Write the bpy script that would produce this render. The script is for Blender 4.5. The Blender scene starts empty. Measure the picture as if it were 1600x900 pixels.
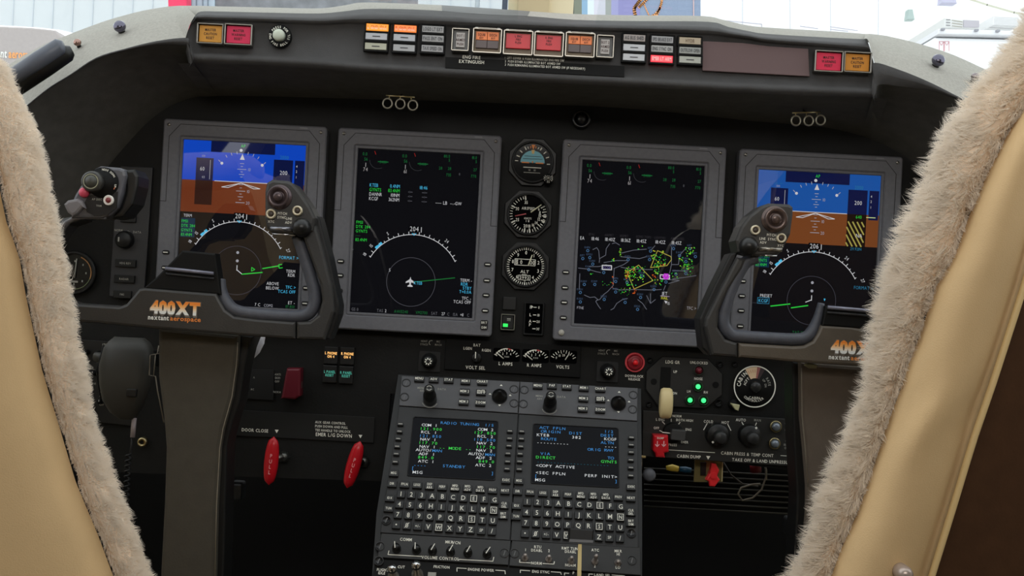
import bpy, math, random
from mathutils import Matrix, Vector
random.seed(7)
D2R = math.pi/180
# ------------------------------------------------------------------ camera, light, exposure
FPX = 1732.0; ROLL = 3.0*D2R; CZ = 1.20
CR, SR = math.cos(ROLL), math.sin(ROLL)
sc = bpy.context.scene
COL = sc.collection
cam_d = bpy.data.cameras.new('camera'); cam = bpy.data.objects.new('camera', cam_d); COL.objects.link(cam)
cam_d.sensor_width = 36.0; cam_d.lens = 36.0*FPX/1600.0; cam_d.clip_start = 0.02; cam_d.clip_end = 200
cam.matrix_world = Matrix(((CR, -SR, 0, 0), (0, 0, -1, 0), (SR, CR, 0, CZ), (0, 0, 0, 1)))
sc.camera = cam
sc.view_settings.view_transform = 'Standard'; sc.view_settings.look = 'None'
sc.view_settings.gamma = 1.0; sc.view_settings.exposure = 0.0
sc.view_settings.use_curve_mapping = False
sc.cycles.use_denoising = True
sc.cycles.max_bounces = 6; sc.cycles.transparent_max_bounces = 12
w = bpy.data.worlds.new('overcast_sky'); sc.world = w; w.use_nodes = True
bg = w.node_tree.nodes['Background']; bg.inputs[0].default_value = (0.93, 0.97, 1.0, 1); bg.inputs[1].default_value = 1.9
def area(name, loc, target, sx, sy, power, col=(1, 1, 1)):
    l = bpy.data.lights.new(name, 'AREA'); l.shape = 'RECTANGLE'; l.size = sx; l.size_y = sy; l.energy = power; l.color = col
    o = bpy.data.objects.new(name, l); COL.objects.link(o); o.location = loc
    o.rotation_euler = (Vector(target)-Vector(loc)).to_track_quat('-Z', 'Y').to_euler(); return o
area('added_cabin_fill', (0.0, -0.25, CZ+0.62), (0.0, 1.2, CZ-0.15), 0.9, 0.4, 10.5, (1.0, 0.955, 0.89))  # unseen area light added above the camera to brighten panel and seats
# ------------------------------------------------------------------ materials
def lin(c):
    c = c/255.0
    return c/12.92 if c <= 0.04045 else ((c+0.055)/1.055)**2.4
_M = {}
def mat(col, rough=0.55, metal=0.0, spec=0.4, emit=0.0, noise=0.0, nscale=60.0, bump=0.0, bscale=300.0, coat=0.0, name=None):
    key = (tuple(col), rough, metal, spec, emit, noise, nscale, bump, bscale, coat)
    if key in _M: return _M[key]
    m = bpy.data.materials.new(name or 'surface'); m.use_nodes = True
    nt = m.node_tree; b = nt.nodes['Principled BSDF']
    c = tuple(lin(v) for v in col)+(1.0,)
    b.inputs['Base Color'].default_value = c if not emit else (0.004, 0.004, 0.005, 1)
    b.inputs['Roughness'].default_value = rough; b.inputs['Metallic'].default_value = metal
    b.inputs['Specular IOR Level'].default_value = spec
    if coat: b.inputs['Coat Weight'].default_value = coat; b.inputs['Coat Roughness'].default_value = 0.04
    if emit:
        b.inputs['Emission Color'].default_value = c; b.inputs['Emission Strength'].default_value = emit
    if noise:
        n = nt.nodes.new('ShaderNodeTexNoise'); n.inputs['Scale'].default_value = nscale; n.inputs['Detail'].default_value = 5
        tc = nt.nodes.new('ShaderNodeTexCoord'); nt.links.new(tc.outputs['Object'], n.inputs['Vector'])
        r = nt.nodes.new('ShaderNodeMapRange'); r.inputs['From Min'].default_value = 0.3; r.inputs['From Max'].default_value = 0.7
        r.inputs['To Min'].default_value = 1-noise; r.inputs['To Max'].default_value = 1+noise
        nt.links.new(n.outputs['Fac'], r.inputs['Value'])
        mx = nt.nodes.new('ShaderNodeVectorMath'); mx.operation = 'SCALE'; mx.inputs[0].default_value = c[:3]
        nt.links.new(r.outputs[0], mx.inputs['Scale']); nt.links.new(mx.outputs[0], b.inputs['Base Color'])
    if bump:
        n2 = nt.nodes.new('ShaderNodeTexNoise'); n2.inputs['Scale'].default_value = bscale; n2.inputs['Detail'].default_value = 3
        tc = nt.nodes.new('ShaderNodeTexCoord'); nt.links.new(tc.outputs['Object'], n2.inputs['Vector'])
        bp = nt.nodes.new('ShaderNodeBump'); bp.inputs['Strength'].default_value = bump; bp.inputs['Distance'].default_value = 0.0006
        nt.links.new(n2.outputs['Fac'], bp.inputs['Height']); nt.links.new(bp.outputs[0], b.inputs['Normal'])
    _M[key] = m; return m
def E(*c, k=1.0): return mat(c, rough=0.02, spec=0.8, emit=k, name='lit_display')
def EM(*c, k=1.0): return mat(c, rough=0.3, spec=0.06, emit=k, name='matt_lit_display')
LEG = mat((240, 238, 226), 0.7, spec=0.1, name='legend_paint')
LEGD = mat((165, 164, 156), 0.7, spec=0.1, name='dim_legend_paint')
BLK = mat((20, 20, 19), 0.6, spec=0.25, noise=0.15, bump=0.3, name='black_panel_paint')
BLK2 = mat((20, 20, 20), 0.45, name='black_plastic')
VBLK = mat((9, 9, 9), 0.6, spec=0.2, name='matt_black')
BEZ = mat((103, 103, 108), 0.55, noise=0.06, nscale=200, bump=0.25, bscale=900, name='grey_bezel_paint')
BEZD = mat((30, 30, 32), 0.6, name='dark_seam')
GREY = mat((84, 84, 87), 0.5, noise=0.05, name='grey_panel_paint')
CDUM = mat((38, 38, 39), 0.5, noise=0.08, bump=0.2, name='charcoal_panel_paint')
KEYM = mat((20, 20, 20), 0.4, name='key_plastic')
CHR = mat((205, 205, 205), 0.18, metal=1.0, name='chrome')
STEEL = mat((160, 156, 148), 0.35, metal=1.0, name='brushed_steel')
BRASS = mat((200, 185, 140), 0.3, metal=1.0, name='brass')
GLSS = mat((7, 7, 8), 0.12, spec=0.12, name='gauge_glass_black')
SCRN = E(9, 9, 12)
RED = mat((190, 22, 34), 0.3, name='red_plastic')
WHT = mat((225, 225, 220), 0.5, name='white_plastic')
SUEDE = mat((88, 87, 84), 0.9, spec=0.15, noise=0.12, bump=0.5, bscale=600, name='dark_suede')
HOODF = mat((76, 75, 75), 0.8, spec=0.2, noise=0.08, bump=0.4, bscale=700, name='dark_padded_vinyl')
TRIM = mat((152, 149, 141), 0.8, spec=0.2, noise=0.10, nscale=300, bump=0.5, bscale=800, name='grey_beige_vinyl')
TAN = mat((214, 182, 136), 0.62, spec=0.25, noise=0.05, nscale=18, bump=0.35, bscale=900, name='tan_leather')
# ------------------------------------------------------------------ planes: where a viewing ray meets a real surface
def ray(px, py):
    a, b = px-800.0, 450.0-py
    return Vector(((a*CR-b*SR)/FPX, 1.0, (a*SR+b*CR)/FPX))
def pt(px, py, y):
    d = ray(px, py); return Vector((d.x*y, y, CZ+d.z*y))
class Plane:
    def __init__(s, O, V=(0, 0, 1), U=(1, 0, 0)):
        s.O = Vector(O); s.U = Vector(U).normalized(); s.V = Vector(V).normalized(); s.N = s.U.cross(s.V).normalized()
    def hit(s, px, py):
        d = ray(px, py); c = Vector((0, 0, CZ)); t = (s.O-c).dot(s.N)/d.dot(s.N); return c+d*t
    def uv(s, px, py):
        h = s.hit(px, py)-s.O; return h.dot(s.U), h.dot(s.V)
def FP(y): return Plane((0, y, CZ))
TH = 34*D2R
PED = Plane((0, 1.487, CZ-(150/FPX)*1.487), V=(0, math.sin(TH), math.cos(TH)))
# ------------------------------------------------------------------ glyphs
_G = {}
def glyph(ch, bold=0.012):
    k = (ch, bold)
    if k in _G: return _G[k]
    c = bpy.data.curves.new('g', 'FONT'); c.body = ch; c.size = 1.0; c.resolution_u = 2; c.offset = bold
    o = bpy.data.objects.new('g', c); COL.objects.link(o)
    dg = bpy.context.evaluated_depsgraph_get(); dg.update(); me = o.evaluated_get(dg).to_mesh()
    vs = [(v.co.x, v.co.y) for v in me.vertices]; fs = [tuple(p.vertices) for p in me.polygons]
    o.evaluated_get(dg).to_mesh_clear(); bpy.data.objects.remove(o); bpy.data.curves.remove(c)
    if vs:
        x0 = min(v[0] for v in vs); x1 = max(v[0] for v in vs)
        vs = [(v[0]-x0, v[1]) for v in vs]; wd = x1-x0
    else: wd = 0.3
    _G[k] = (vs, fs, wd); return _G[k]
_h = glyph('H'); CAPH = max(v[1] for v in _h[0])-min(v[1] for v in _h[0])
# ------------------------------------------------------------------ mesh builder
def rrect(cx, cy, w, h, r=0.0, n=3, ang=0.0):
    if r <= 0: p = [(-w/2, -h/2), (w/2, -h/2), (w/2, h/2), (-w/2, h/2)]
    else:
        p = []
        for (sx, sy, a0) in ((1, -1, -90), (1, 1, 0), (-1, 1, 90), (-1, -1, 180)):
            for i in range(n+1):
                a = (a0+90*i/n)*D2R
                p.append((sx*(w/2-r)+r*math.cos(a), sy*(h/2-r)+r*math.sin(a)))
    ca, sa = math.cos(ang), math.sin(ang)
    return [(cx+x*ca-y*sa, cy+x*sa+y*ca) for x, y in p]
def circ(cx, cy, r, n=24): return [(cx+r*math.cos(2*math.pi*i/n), cy+r*math.sin(2*math.pi*i/n)) for i in range(n)]
def parea(p): return 0.5*sum(p[i][0]*p[(i+1) % len(p)][1]-p[(i+1) % len(p)][0]*p[i][1] for i in range(len(p)))
def inset(p, d):
    n = len(p); out = []
    for i in range(n):
        a, b, c = Vector(p[i-1]), Vector(p[i]), Vector(p[(i+1) % n])
        e1 = (b-a); e2 = (c-b)
        if e1.length < 1e-9 or e2.length < 1e-9: out.append((b.x, b.y)); continue
        e1.normalize(); e2.normalize()
        n1 = Vector((-e1.y, e1.x)); n2 = Vector((-e2.y, e2.x)); m = n1+n2
        if m.length < 1e-6: m = n1.copy()
        m.normalize(); k = d/max(0.45, m.dot(n1)); q = b+m*k; out.append((q.x, q.y))
    return out
class MB:
    def __init__(s): s.v = []; s.f = []; s.m = []; s.sm = []; s.mats = []; s.X = None
    def mi(s, m):
        if m not in s.mats: s.mats.append(m)
        return s.mats.index(m)
    def add(s, vs, fs, m, smooth=False):
        o = len(s.v)
        if s.X is not None: vs = [tuple(s.X @ Vector(v)) for v in vs]
        s.v.extend(vs); k = s.mi(m)
        for f in fs: s.f.append(tuple(i+o for i in f)); s.m.append(k); s.sm.append(smooth)
        return s
    def poly(s, p, z, m):
        if parea(p) < 0: p = p[::-1]
        return s.add([(x, y, z) for x, y in p], [tuple(range(len(p)))], m)
    def slab(s, p, z0, z1, m, bev=0.0, side=None, top=None, smooth=False):
        if parea(p) < 0: p = p[::-1]
        n = len(p); rings = [[(x, y, z0) for x, y in p]]
        if bev > 0:
            q1 = inset(p, bev*0.3); q2 = inset(p, bev)
            rings += [[(x, y, z1-bev) for x, y in p], [(x, y, z1-bev*0.3) for x, y in q1], [(x, y, z1) for x, y in q2]]
        else: rings.append([(x, y, z1) for x, y in p])
        vs = [v for r in rings for v in r]; fs = []
        for k in range(len(rings)-1):
            for i in range(n):
                j = (i+1) % n; fs.append((k*n+i, k*n+j, (k+1)*n+j, (k+1)*n+i))
        s.add(vs, fs, side or m, smooth)
        s.add(rings[-1], [tuple(range(n))], top or m)
        s.add(rings[0], [tuple(range(n))[::-1]], side or m); return s
    def box(s, cx, cy, w, h, z0, z1, m, r=0.0, bev=0.0, ang=0.0, **k): return s.slab(rrect(cx, cy, w, h, r, ang=ang), z0, z1, m, bev, **k)
    def frame(s, po, pi, z0, z1, m, bev=0.0):
        n = len(po); assert n == len(pi)
        rr = [[(x, y, z0) for x, y in po]]
        if bev: rr += [[(x, y, z1-bev) for x, y in po], [(x, y, z1) for x, y in inset(po, bev)]]
        else: rr += [[(x, y, z1) for x, y in po]]
        if bev: rr += [[(x, y, z1) for x, y in inset(pi, -bev)], [(x, y, z1-bev) for x, y in pi]]
        else: rr += [[(x, y, z1) for x, y in pi]]
        rr += [[(x, y, z0) for x, y in pi]]
        vs = [v for r in rr for v in r]; fs = []
        for k in range(len(rr)-1):
            for i in range(n):
                j = (i+1) % n; fs.append((k*n+i, k*n+j, (k+1)*n+j, (k+1)*n+i))
        return s.add(vs, fs, m)
    def lathe(s, cx, cy, prof, m, n=24, smooth=True, z=0.0, ax=None):
        vs = []; fs = []; K = len(prof)
        for (r, h) in prof:
            for i in range(n):
                a = 2*math.pi*i/n; vs.append((cx+r*math.cos(a), cy+r*math.sin(a), z+h))
        for k in range(K-1):
            for i in range(n):
                j = (i+1) % n; fs.append((k*n+i, k*n+j, (k+1)*n+j, (k+1)*n+i))
        fs.append(tuple(range((K-1)*n, K*n))); fs.append(tuple(range(n))[::-1])
        return s.add(vs, fs, m, smooth)
    def cyl(s, cx, cy, r, z0, z1, m, n=20, bev=0.0):
        pr = [(r, z0), (r, z1-bev), (r-bev, z1)] if bev else [(r, z0), (r, z1)]
        return s.lathe(cx, cy, pr, m, n, smooth=False)
    def disc(s, cx, cy, r, z, m, n=24): return s.poly(circ(cx, cy, r, n), z, m)
    def ring(s, cx, cy, r0, r1, z, m, n=28, a0=0.0, a1=360.0):
        full = abs(a1-a0) >= 359.9; N = n if full else n+1; vs = []; fs = []
        for i in range(N):
            a = (a0+(a1-a0)*i/n)*D2R; vs += [(cx+r0*math.cos(a), cy+r0*math.sin(a), z), (cx+r1*math.cos(a), cy+r1*math.sin(a), z)]
        for i in range(n):
            j = (i+1) % N; fs.append((2*i, 2*i+1, 2*j+1, 2*j))
        return s.add(vs, fs, m)
    def line(s, pts, wd, z, m):
        for i in range(len(pts)-1):
            a, b = Vector(pts[i]), Vector(pts[i+1]); d = b-a
            if d.length < 1e-9: continue
            d.normalize(); nn = Vector((-d.y, d.x))*wd/2; e = d*wd*0.2
            s.poly([tuple(a-nn-e), tuple(b-nn+e), tuple(b+nn+e), tuple(a+nn-e)], z, m)
        return s
    def tube(s, pts, rad, m, n=10, caps=True, smooth=True, ell=1.0, up=None):
        pts = [Vector(p) for p in pts]; K = len(pts)
        if not isinstance(rad, (list, tuple)): rad = [rad]*K
        vs = []; fs = []; ref = Vector(up) if up else None; prev = None
        for k in range(K):
            t = (pts[min(k+1, K-1)]-pts[max(k-1, 0)])
            t = t.normalized() if t.length > 1e-9 else Vector((0, 0, 1))
            if ref is not None: a = ref-t*ref.dot(t)
            elif prev is None:
                a = Vector((0, 0, 1)) if abs(t.z) < 0.9 else Vector((1, 0, 0)); a = a-t*a.dot(t)
            else: a = prev-t*prev.dot(t)
            a.normalize(); prev = a; b = t.cross(a)
            for i in range(n):
                th = 2*math.pi*i/n; vs.append(tuple(pts[k]+a*(rad[k]*math.cos(th)*ell)+b*(rad[k]*math.sin(th))))
        for k in range(K-1):
            for i in range(n):
                j = (i+1) % n; fs.append((k*n+i, k*n+j, (k+1)*n+j, (k+1)*n+i))
        if caps: fs += [tuple(range(n))[::-1], tuple(range((K-1)*n, K*n))]
        return s.add(vs, fs, m, smooth)
    def grid(s, rows, m, smooth=True):
        n = len(rows[0]); vs = [tuple(v) for r in rows for v in r]; fs = []
        for k in range(len(rows)-1):
            for i in range(n-1): fs.append((k*n+i, k*n+i+1, (k+1)*n+i+1, (k+1)*n+i))
        return s.add(vs, fs, m, smooth)
    def text(s, t, x, y, h, m, z, al='c', sx=1.0, ang=0.0, mono=None, gap=0.13, bold=0.012):
        """h: cap height; y: middle of the caps; mono: fixed pitch in units of h"""
        k = h/CAPH; pos = []; cx = 0.0
        for ch in t:
            if mono:
                g = glyph(ch, bold) if ch != ' ' else None
                if g: pos.append((ch, cx+(mono*h-g[2]*k*sx)/2))
                cx += mono*h
            elif ch == ' ': cx += 0.36*k*sx
            else:
                g = glyph(ch, bold); pos.append((ch, cx)); cx += (g[2]+gap)*k*sx
        tot = cx-(0 if mono else gap*k*sx); off = {'c': -tot/2, 'l': 0, 'r': -tot}[al]
        ca, sa = math.cos(ang), math.sin(ang)
        for ch, px in pos:
            vs, fs, wd = glyph(ch, bold); out = []
            for (gx, gy) in vs:
                lx, ly = off+px+gx*k*sx, gy*k-h/2
                out.append((x+lx*ca-ly*sa, y+lx*sa+ly*ca, z))
            s.add(out, fs, m)
        return s
    def fit(s, t, x0, x1, y, h, m, z, gap=0.0, bold=0.012, clipf=None):
        tot = sum(glyph(c, bold)[2]+gap for c in t)-gap; k = h/CAPH; return s.text(t, x0, y, h, m, z, 'l', sx=(x1-x0)/(tot*k), gap=gap, bold=bold)
    def arctext(s, t, cx, cy, r, a_mid, h, m, z, flip=False, pitch=1.0):
        n = len(t)
        for i, ch in enumerate(t):
            d = (i-(n-1)/2)*pitch*h/r
            a = a_mid*D2R+(d if flip else -d)
            if ch != ' ': s.text(ch, cx+r*math.cos(a), cy+r*math.sin(a), h, m, z, ang=a+(math.pi/2 if flip else -math.pi/2), sx=0.85)
        return s
    def build(s, name, parent=None, mw=None):
        me = bpy.data.meshes.new(name); me.from_pydata(s.v, [], s.f); 
        for m in s.mats: me.materials.append(m)
        me.polygons.foreach_set('material_index', s.m); me.polygons.foreach_set('use_smooth', s.sm); me.update()
        o = bpy.data.objects.new(name, me); COL.objects.link(o)
        if parent is not None: o.parent = parent
        if mw is not None: o.matrix_world = mw
        return o
def props(o, label=None, cat=None, group=None, kind=None):
    if label: o['label'] = label
    if cat: o['category'] = cat
    if group: o['group'] = group
    if kind: o['kind'] = kind
    return o
class T:
    """a thing standing on a plane: its frame sits where the plane is seen at (px, py)"""
    def __init__(s, name, label, cat, plane, px, py, group=None, kind=None):
        s.pl = plane; s.u0, s.v0 = plane.uv(px, py); P = plane.hit(px, py); s.s = P.y/FPX
        s.mw = Matrix.Translation(P) @ Matrix((plane.U, plane.V, plane.N)).transposed().to_4x4()
        s.name = name; s.args = (label, cat, group, kind); s.root = None; s.c = (px, py)
    def q(s, px, py):
        u, v = s.pl.uv(px, py); return (u-s.u0, v-s.v0)
    def qs(s, pts): return [s.q(*p) for p in pts]
    def w(s, p):            # world point -> local
        return tuple(s.mw.inverted() @ Vector(p))
    def empty(s):
        o = bpy.data.objects.new(s.name, None); COL.objects.link(o); o.empty_display_size = 0.02; o.matrix_world = s.mw; props(o, *s.args); s.root = o; return o
    def mesh(s, mb):
        if s.root is not None: bpy.data.objects.remove(s.root); s.root = None
        o = mb.build(s.name, mw=s.mw); props(o, *s.args); s.root = o; return o
    def part(s, name, mb, parent=None, label=None):
        if s.root is None: s.empty()
        o = mb.build(name, parent or s.root)
        if label: o['label'] = label
        return o
def world_thing(name, mb, label=None, cat=None, group=None, kind=None, origin=(0, 0, 0)):
    o = Vector(origin)
    mb.v = [tuple(Vector(v)-o) for v in mb.v]
    ob = mb.build(name, mw=Matrix.Translation(o)); props(ob, label, cat, group, kind); return ob
# ------------------------------------------------------------------ the shell of the cockpit
def wbox(x0, x1, y0, y1, z0, z1, m):
    b = MB(); b.add([(x0, y0, z0), (x1, y0, z0), (x1, y1, z0), (x0, y1, z0), (x0, y0, z1), (x1, y0, z1), (x1, y1, z1), (x0, y1, z1)],
                    [(0, 3, 2, 1), (4, 5, 6, 7), (0, 1, 5, 4), (1, 2, 6, 5), (2, 3, 7, 6), (3, 0, 4, 7)], m); return b
CREAM = mat((200, 190, 168), 0.7, noise=0.03, name='cream_trim')
CARPET = mat((34, 31, 28), 0.95, noise=0.2, bump=0.6, name='dark_carpet')
world_thing('floor', wbox(-0.95, 0.95, -2.4, 2.05, -0.05, 0.0, CARPET), kind='structure')
world_thing('ceiling', wbox(-0.95, 0.95, -2.4, 0.5, CZ+0.66, CZ+0.72, mat((70, 66, 60), 0.8, spec=0.1, name='dim_cabin_lining')), kind='structure')
world_thing('wall_left', wbox(-1.0, -0.94, -2.4, 2.05, 0.0, CZ+0.12, CREAM), kind='structure')
world_thing('wall_right', wbox(0.94, 1.0, -2.4, 2.05, 0.0, CZ+0.12, CREAM), kind='structure')
def side_wall(name, x, slot):
    # unseen cabin side above the sill; slanted left slot added for a screen reflection
    b = MB(); x2 = x+(0.06 if x > 0 else -0.06); zb, zt = CZ+0.12, CZ+0.66
    if slot: polys = [[(-2.4, zb), (-0.50, zb), (-1.36, zt-0.06), (-1.36, zt), (-2.4, zt)], [(-0.02, zb), (0.5, zb), (0.5, zt), (-1.36, zt), (-1.36, zt-0.06), (-0.99, zt-0.06)]]
    else: polys = [[(-2.4, zb), (0.5, zb), (0.5, zt), (-2.4, zt)]]
    for P in polys:
        n = len(P); b.add([(x, a, c) for a, c in P]+[(x2, a, c) for a, c in P], [tuple(range(n)), tuple(range(n, 2*n))[::-1]]+[(i, (i+1) % n, n+(i+1) % n, n+i) for i in range(n)], DIMW)
    return world_thing(name, b, kind='structure')
DIMW = mat((70, 66, 60), 0.8, spec=0.1, name='dim_cabin_lining')
side_wall('wall_left_upper', -0.94, True); side_wall('wall_right_upper', 0.94, False)
world_thing('wall_rear', wbox(-0.95, 0.95, -2.46, -2.4, 0.0, CZ+0.66, mat((60, 56, 50), 0.8, spec=0.1, name='rear_wall')), kind='structure')
world_thing('wall_front', wbox(-0.95, 0.95, 2.0, 2.05, 0.0, CZ+0.2, VBLK), kind='structure')
# windshield: a left and a right pane leaning back to the ceiling, with the centre post between them
GLASS = bpy.data.materials.new('windshield_glass'); GLASS.use_nodes = True
_nt = GLASS.node_tree; _nt.nodes.clear(); _o = _nt.nodes.new('ShaderNodeOutputMaterial'); _mx = _nt.nodes.new('ShaderNodeMixShader')
_tr = _nt.nodes.new('ShaderNodeBsdfTransparent'); _gl = _nt.nodes.new('ShaderNodeBsdfGlossy'); _gl.inputs['Roughness'].default_value = 0.02
_tr.inputs[0].default_value = (0.97, 0.985, 0.98, 1); _mx.inputs[0].default_value = 0.04
_nt.links.new(_tr.outputs[0], _mx.inputs[1]); _nt.links.new(_gl.outputs[0], _mx.inputs[2]); _nt.links.new(_mx.outputs[0], _o.inputs[0])
def pane(x0, x1):
    b = MB(); A = [(x0, 1.62, CZ+0.20), (x1, 1.62, CZ+0.20), (x1, 0.52, CZ+0.68), (x0, 0.52, CZ+0.68)]
    t = [(x, y+0.006, z+0.01) for x, y, z in A]
    return b.add(A+t, [(0, 1, 2, 3), (7, 6, 5, 4), (0, 4, 5, 1), (1, 5, 6, 2), (2, 6, 7, 3), (3, 7, 4, 0)], GLASS)
world_thing('window_1', pane(-0.93, -0.01), kind='structure')
world_thing('window_2', pane(0.085, 0.93), kind='structure')
pb = MB()
pp = [pt(795, 60, 1.60), pt(891, 60, 1.60)]
x0, x1 = pt(796, 10, 1.60).x, pt(891, 10, 1.60).x; dz = 0.35
for (a, c, dn, m) in ((x0, x1, 0.0, mat((226, 214, 180), 0.6, name='post_paint')), (x0+0.012, x1-0.033, -0.008, mat((196, 180, 144), 0.7, name='post_padding'))):
    v = [(a, 1.50+dn, CZ+0.31), (c, 1.50+dn, CZ+0.31), (c, 1.44+dn, CZ+0.31+dz), (a, 1.44+dn, CZ+0.31+dz)]
    v2 = [(p[0], p[1]+0.03-dn, p[2]+0.005) for p in v]
    pb.add(v+v2, [(3, 2, 1, 0), (4, 5, 6, 7), (0, 1, 5, 4), (1, 2, 6, 5), (2, 3, 7, 6), (3, 0, 4, 7)], m)
world_thing('trim_1', pb, kind='structure')

# ------------------------------------------------------------------ glareshield
def at(l, d): return [pt(x, y, d) for x, y in l]
def resample(pairs, k=4):
    """pairs of matching (px,py) rows; Catmull-Rom between the stations"""
    out = []
    n = len(pairs)
    for i in range(n-1):
        p0, p1, p2, p3 = pairs[max(i-1, 0)], pairs[i], pairs[i+1], pairs[min(i+2, n-1)]
        for j in range(k):
            t = j/k; r = []
            for a, b, c, d in zip(p0, p1, p2, p3):
                r.append(tuple(0.5*((2*b[m])+(-a[m]+c[m])*t+(2*a[m]-5*b[m]+4*c[m]-d[m])*t*t+(-a[m]+3*b[m]-3*c[m]+d[m])*t**3) for m in range(len(b))))
            out.append(r)
    out.append(list(pairs[-1])); return out
gs = T('glareshield', 'wide grey padded glareshield arching over the whole instrument panel', 'glareshield', FP(1.33), 800, 90)
gs.empty()
def lay(mb, rows, m):   # rows: list of rows of world points
    mb.grid([[gs.w(p) for p in r] for r in rows], m)
# light vinyl top edge: silhouette A, lower edge B
leftw = [((-60, 175), (-40, 262)), ((-10, 118), (10, 195)), ((60, 74), (68, 143)), ((100, 57), (110, 116)), ((128, 46), (150, 90)), ((170, 31), (195, 76)), ((222, 17), (245, 64)), ((264, 10), (290, 59))]
rightw = [((1385, 56), (1366, 98)), ((1420, 64), (1405, 109)), ((1455, 74), (1445, 125)), ((1490, 86), (1482, 143)), ((1530, 104), (1521, 165)), ((1590, 134), (1570, 205)), ((1660, 180), (1630, 262))]
mid = [((290, 9), (305, 24)), ((312, 9), (314, 18)), ((345, 10), (345, 18)), ((430, 12), (430, 20)), ((500, 13), (500, 21)), ((540, 8), (543, 17)), ((565, 4), (570, 14)), ((620, 5), (622, 14)), ((690, 8), (691, 17)), ((750, 12), (750, 22)), ((828, 17.5), (824, 25)), ((900, 22), (900, 31)), ((1000, 24), (1000, 33)),
       ((1098, 25), (1106, 34)), ((1130, 31), (1138, 42)), ((1165, 39), (1172, 49)), ((1200, 43), (1200, 53)), ((1300, 49), (1300, 59)), ((1352, 53), (1350, 61))]
def band(pairs, dA, dB, m, mb, mid_d=None):
    R = resample(pairs)
    rows = [[pt(*r[0], dA+0.10) - Vector((0, 0, 0.012)), pt(*r[0], dA), pt((r[0][0]*2+r[1][0])/3, (r[0][1]*2+r[1][1])/3, (dA*2+dB)/3-0.006), pt((r[0][0]+r[1][0]*2)/3, (r[0][1]+r[1][1]*2)/3, (dA+dB*2)/3-0.006), pt(*r[1], dB)] for r in R]
    lay(mb, rows, m); return R
tb = MB()
RL = band(leftw, 1.43, 1.33, TRIM, tb); RR = band(rightw, 1.43, 1.33, TRIM, tb)
band([leftw[-1], ((280, 9), (297, 38)), mid[0]], 1.43, 1.33, TRIM, tb)
band([mid[-1], ((1360, 53), (1356, 62)), ((1370, 54), (1361, 80)), rightw[0]], 1.43, 1.33, TRIM, tb)
i0, i1 = 8, 10
band(mid[:i0+1], 1.43, 1.38, TRIM, tb); band(mid[i1:], 1.43, 1.38, TRIM, tb)
gs.part('padded_edge', tb, label='light grey beige vinyl edge')
cb = MB(); band(mid[i0:i1+1], 1.428, 1.378, mat((98, 98, 97), 0.7, noise=0.05, name='grey_cover'), cb)
gs.part('edge_cover', cb, label='darker grey section of the edge')
# dark padded roll below the light edge, the annunciator face and the rounded lower lip
FT = [(306, 31), (314, 31), (345, 32), (430, 35), (500, 38), (543, 36), (570, 37), (622, 38), (691, 40), (750, 42), (824, 45), (900, 47), (1000, 50), (1106, 54), (1138, 57), (1172, 61), (1200, 66), (1300, 74), (1357, 79)]
FB = [(301, 82), (314, 82), (345, 83), (430, 87), (500, 91), (543, 95), (570, 97), (622, 100), (691, 104), (750, 107), (824, 111), (900, 115), (1000, 120), (1106, 126), (1138, 128), (1172, 129), (1200, 131), (1300, 134), (1362, 136)]
BK = [(340, 150), (352, 150), (375, 150), (440, 151), (505, 153), (545, 154), (572, 155), (624, 156), (692, 158), (750, 160), (824, 163), (900, 165), (1000, 171), (1100, 181), (1138, 185), (1172, 189), (1200, 191), (1290, 199), (1345, 212)]
hb = MB(); rows = []
for r in resample(list(zip([m[1] for m in mid], FT, FB, BK)), 3):
    m1, ft, fb, bk = r
    L = [pt(*m1, 1.38)]
    L += [pt(m1[0]*0.7+ft[0]*0.3, m1[1]*0.7+ft[1]*0.3+1, 1.345), pt(m1[0]*0.3+ft[0]*0.7, m1[1]*0.3+ft[1]*0.7, 1.328), pt(*ft, 1.338), pt(ft[0], ft[1]+2.5, 1.3405)]
    L += [pt(*fb, 1.3405), pt(fb[0], fb[1]+4, 1.333), pt(fb[0], fb[1]+11, 1.334), pt(fb[0]+1, fb[1]+17, 1.345)]
    rows.append(L)
def endcol(px, d=1.332): return [pt(x, y, d) for x, y in px]
rows.insert(0, endcol([(303, 26), (300, 34), (298, 39), (295, 46), (293, 52), (290, 60), (292, 68), (296, 80), (300, 98)]))
rows.append(endcol([(1354, 62), (1357, 68), (1359, 76), (1361, 84), (1363, 92), (1365, 99), (1365, 120), (1365, 145), (1364, 153)]))
rows.insert(0, [p+Vector((-0.012, 0.03, 0.0)) for p in rows[0]]); rows.append([p+Vector((0.012, 0.03, 0.0)) for p in rows[-1]])
lay(hb, rows, HOODF)
gs.part('annunciator_face', hb, label='dark padded front face')
ub = MB(); rows = []
for r in resample(list(zip(FB, BK)), 3):
    fb, bk = r; a = (fb[0]+1, fb[1]+17)
    rows.append([pt(*a, 1.345), pt(a[0]*.6+bk[0]*.4, a[1]*.6+bk[1]*.4, 1.42), pt(*bk, 1.502)])
rows.insert(0, [p+Vector((-0.02, 0.004, 0.0)) for p in rows[0]]); rows.append([p+Vector((0.02, 0.004, 0.0)) for p in rows[-1]])
lay(ub, rows, SUEDE)
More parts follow.
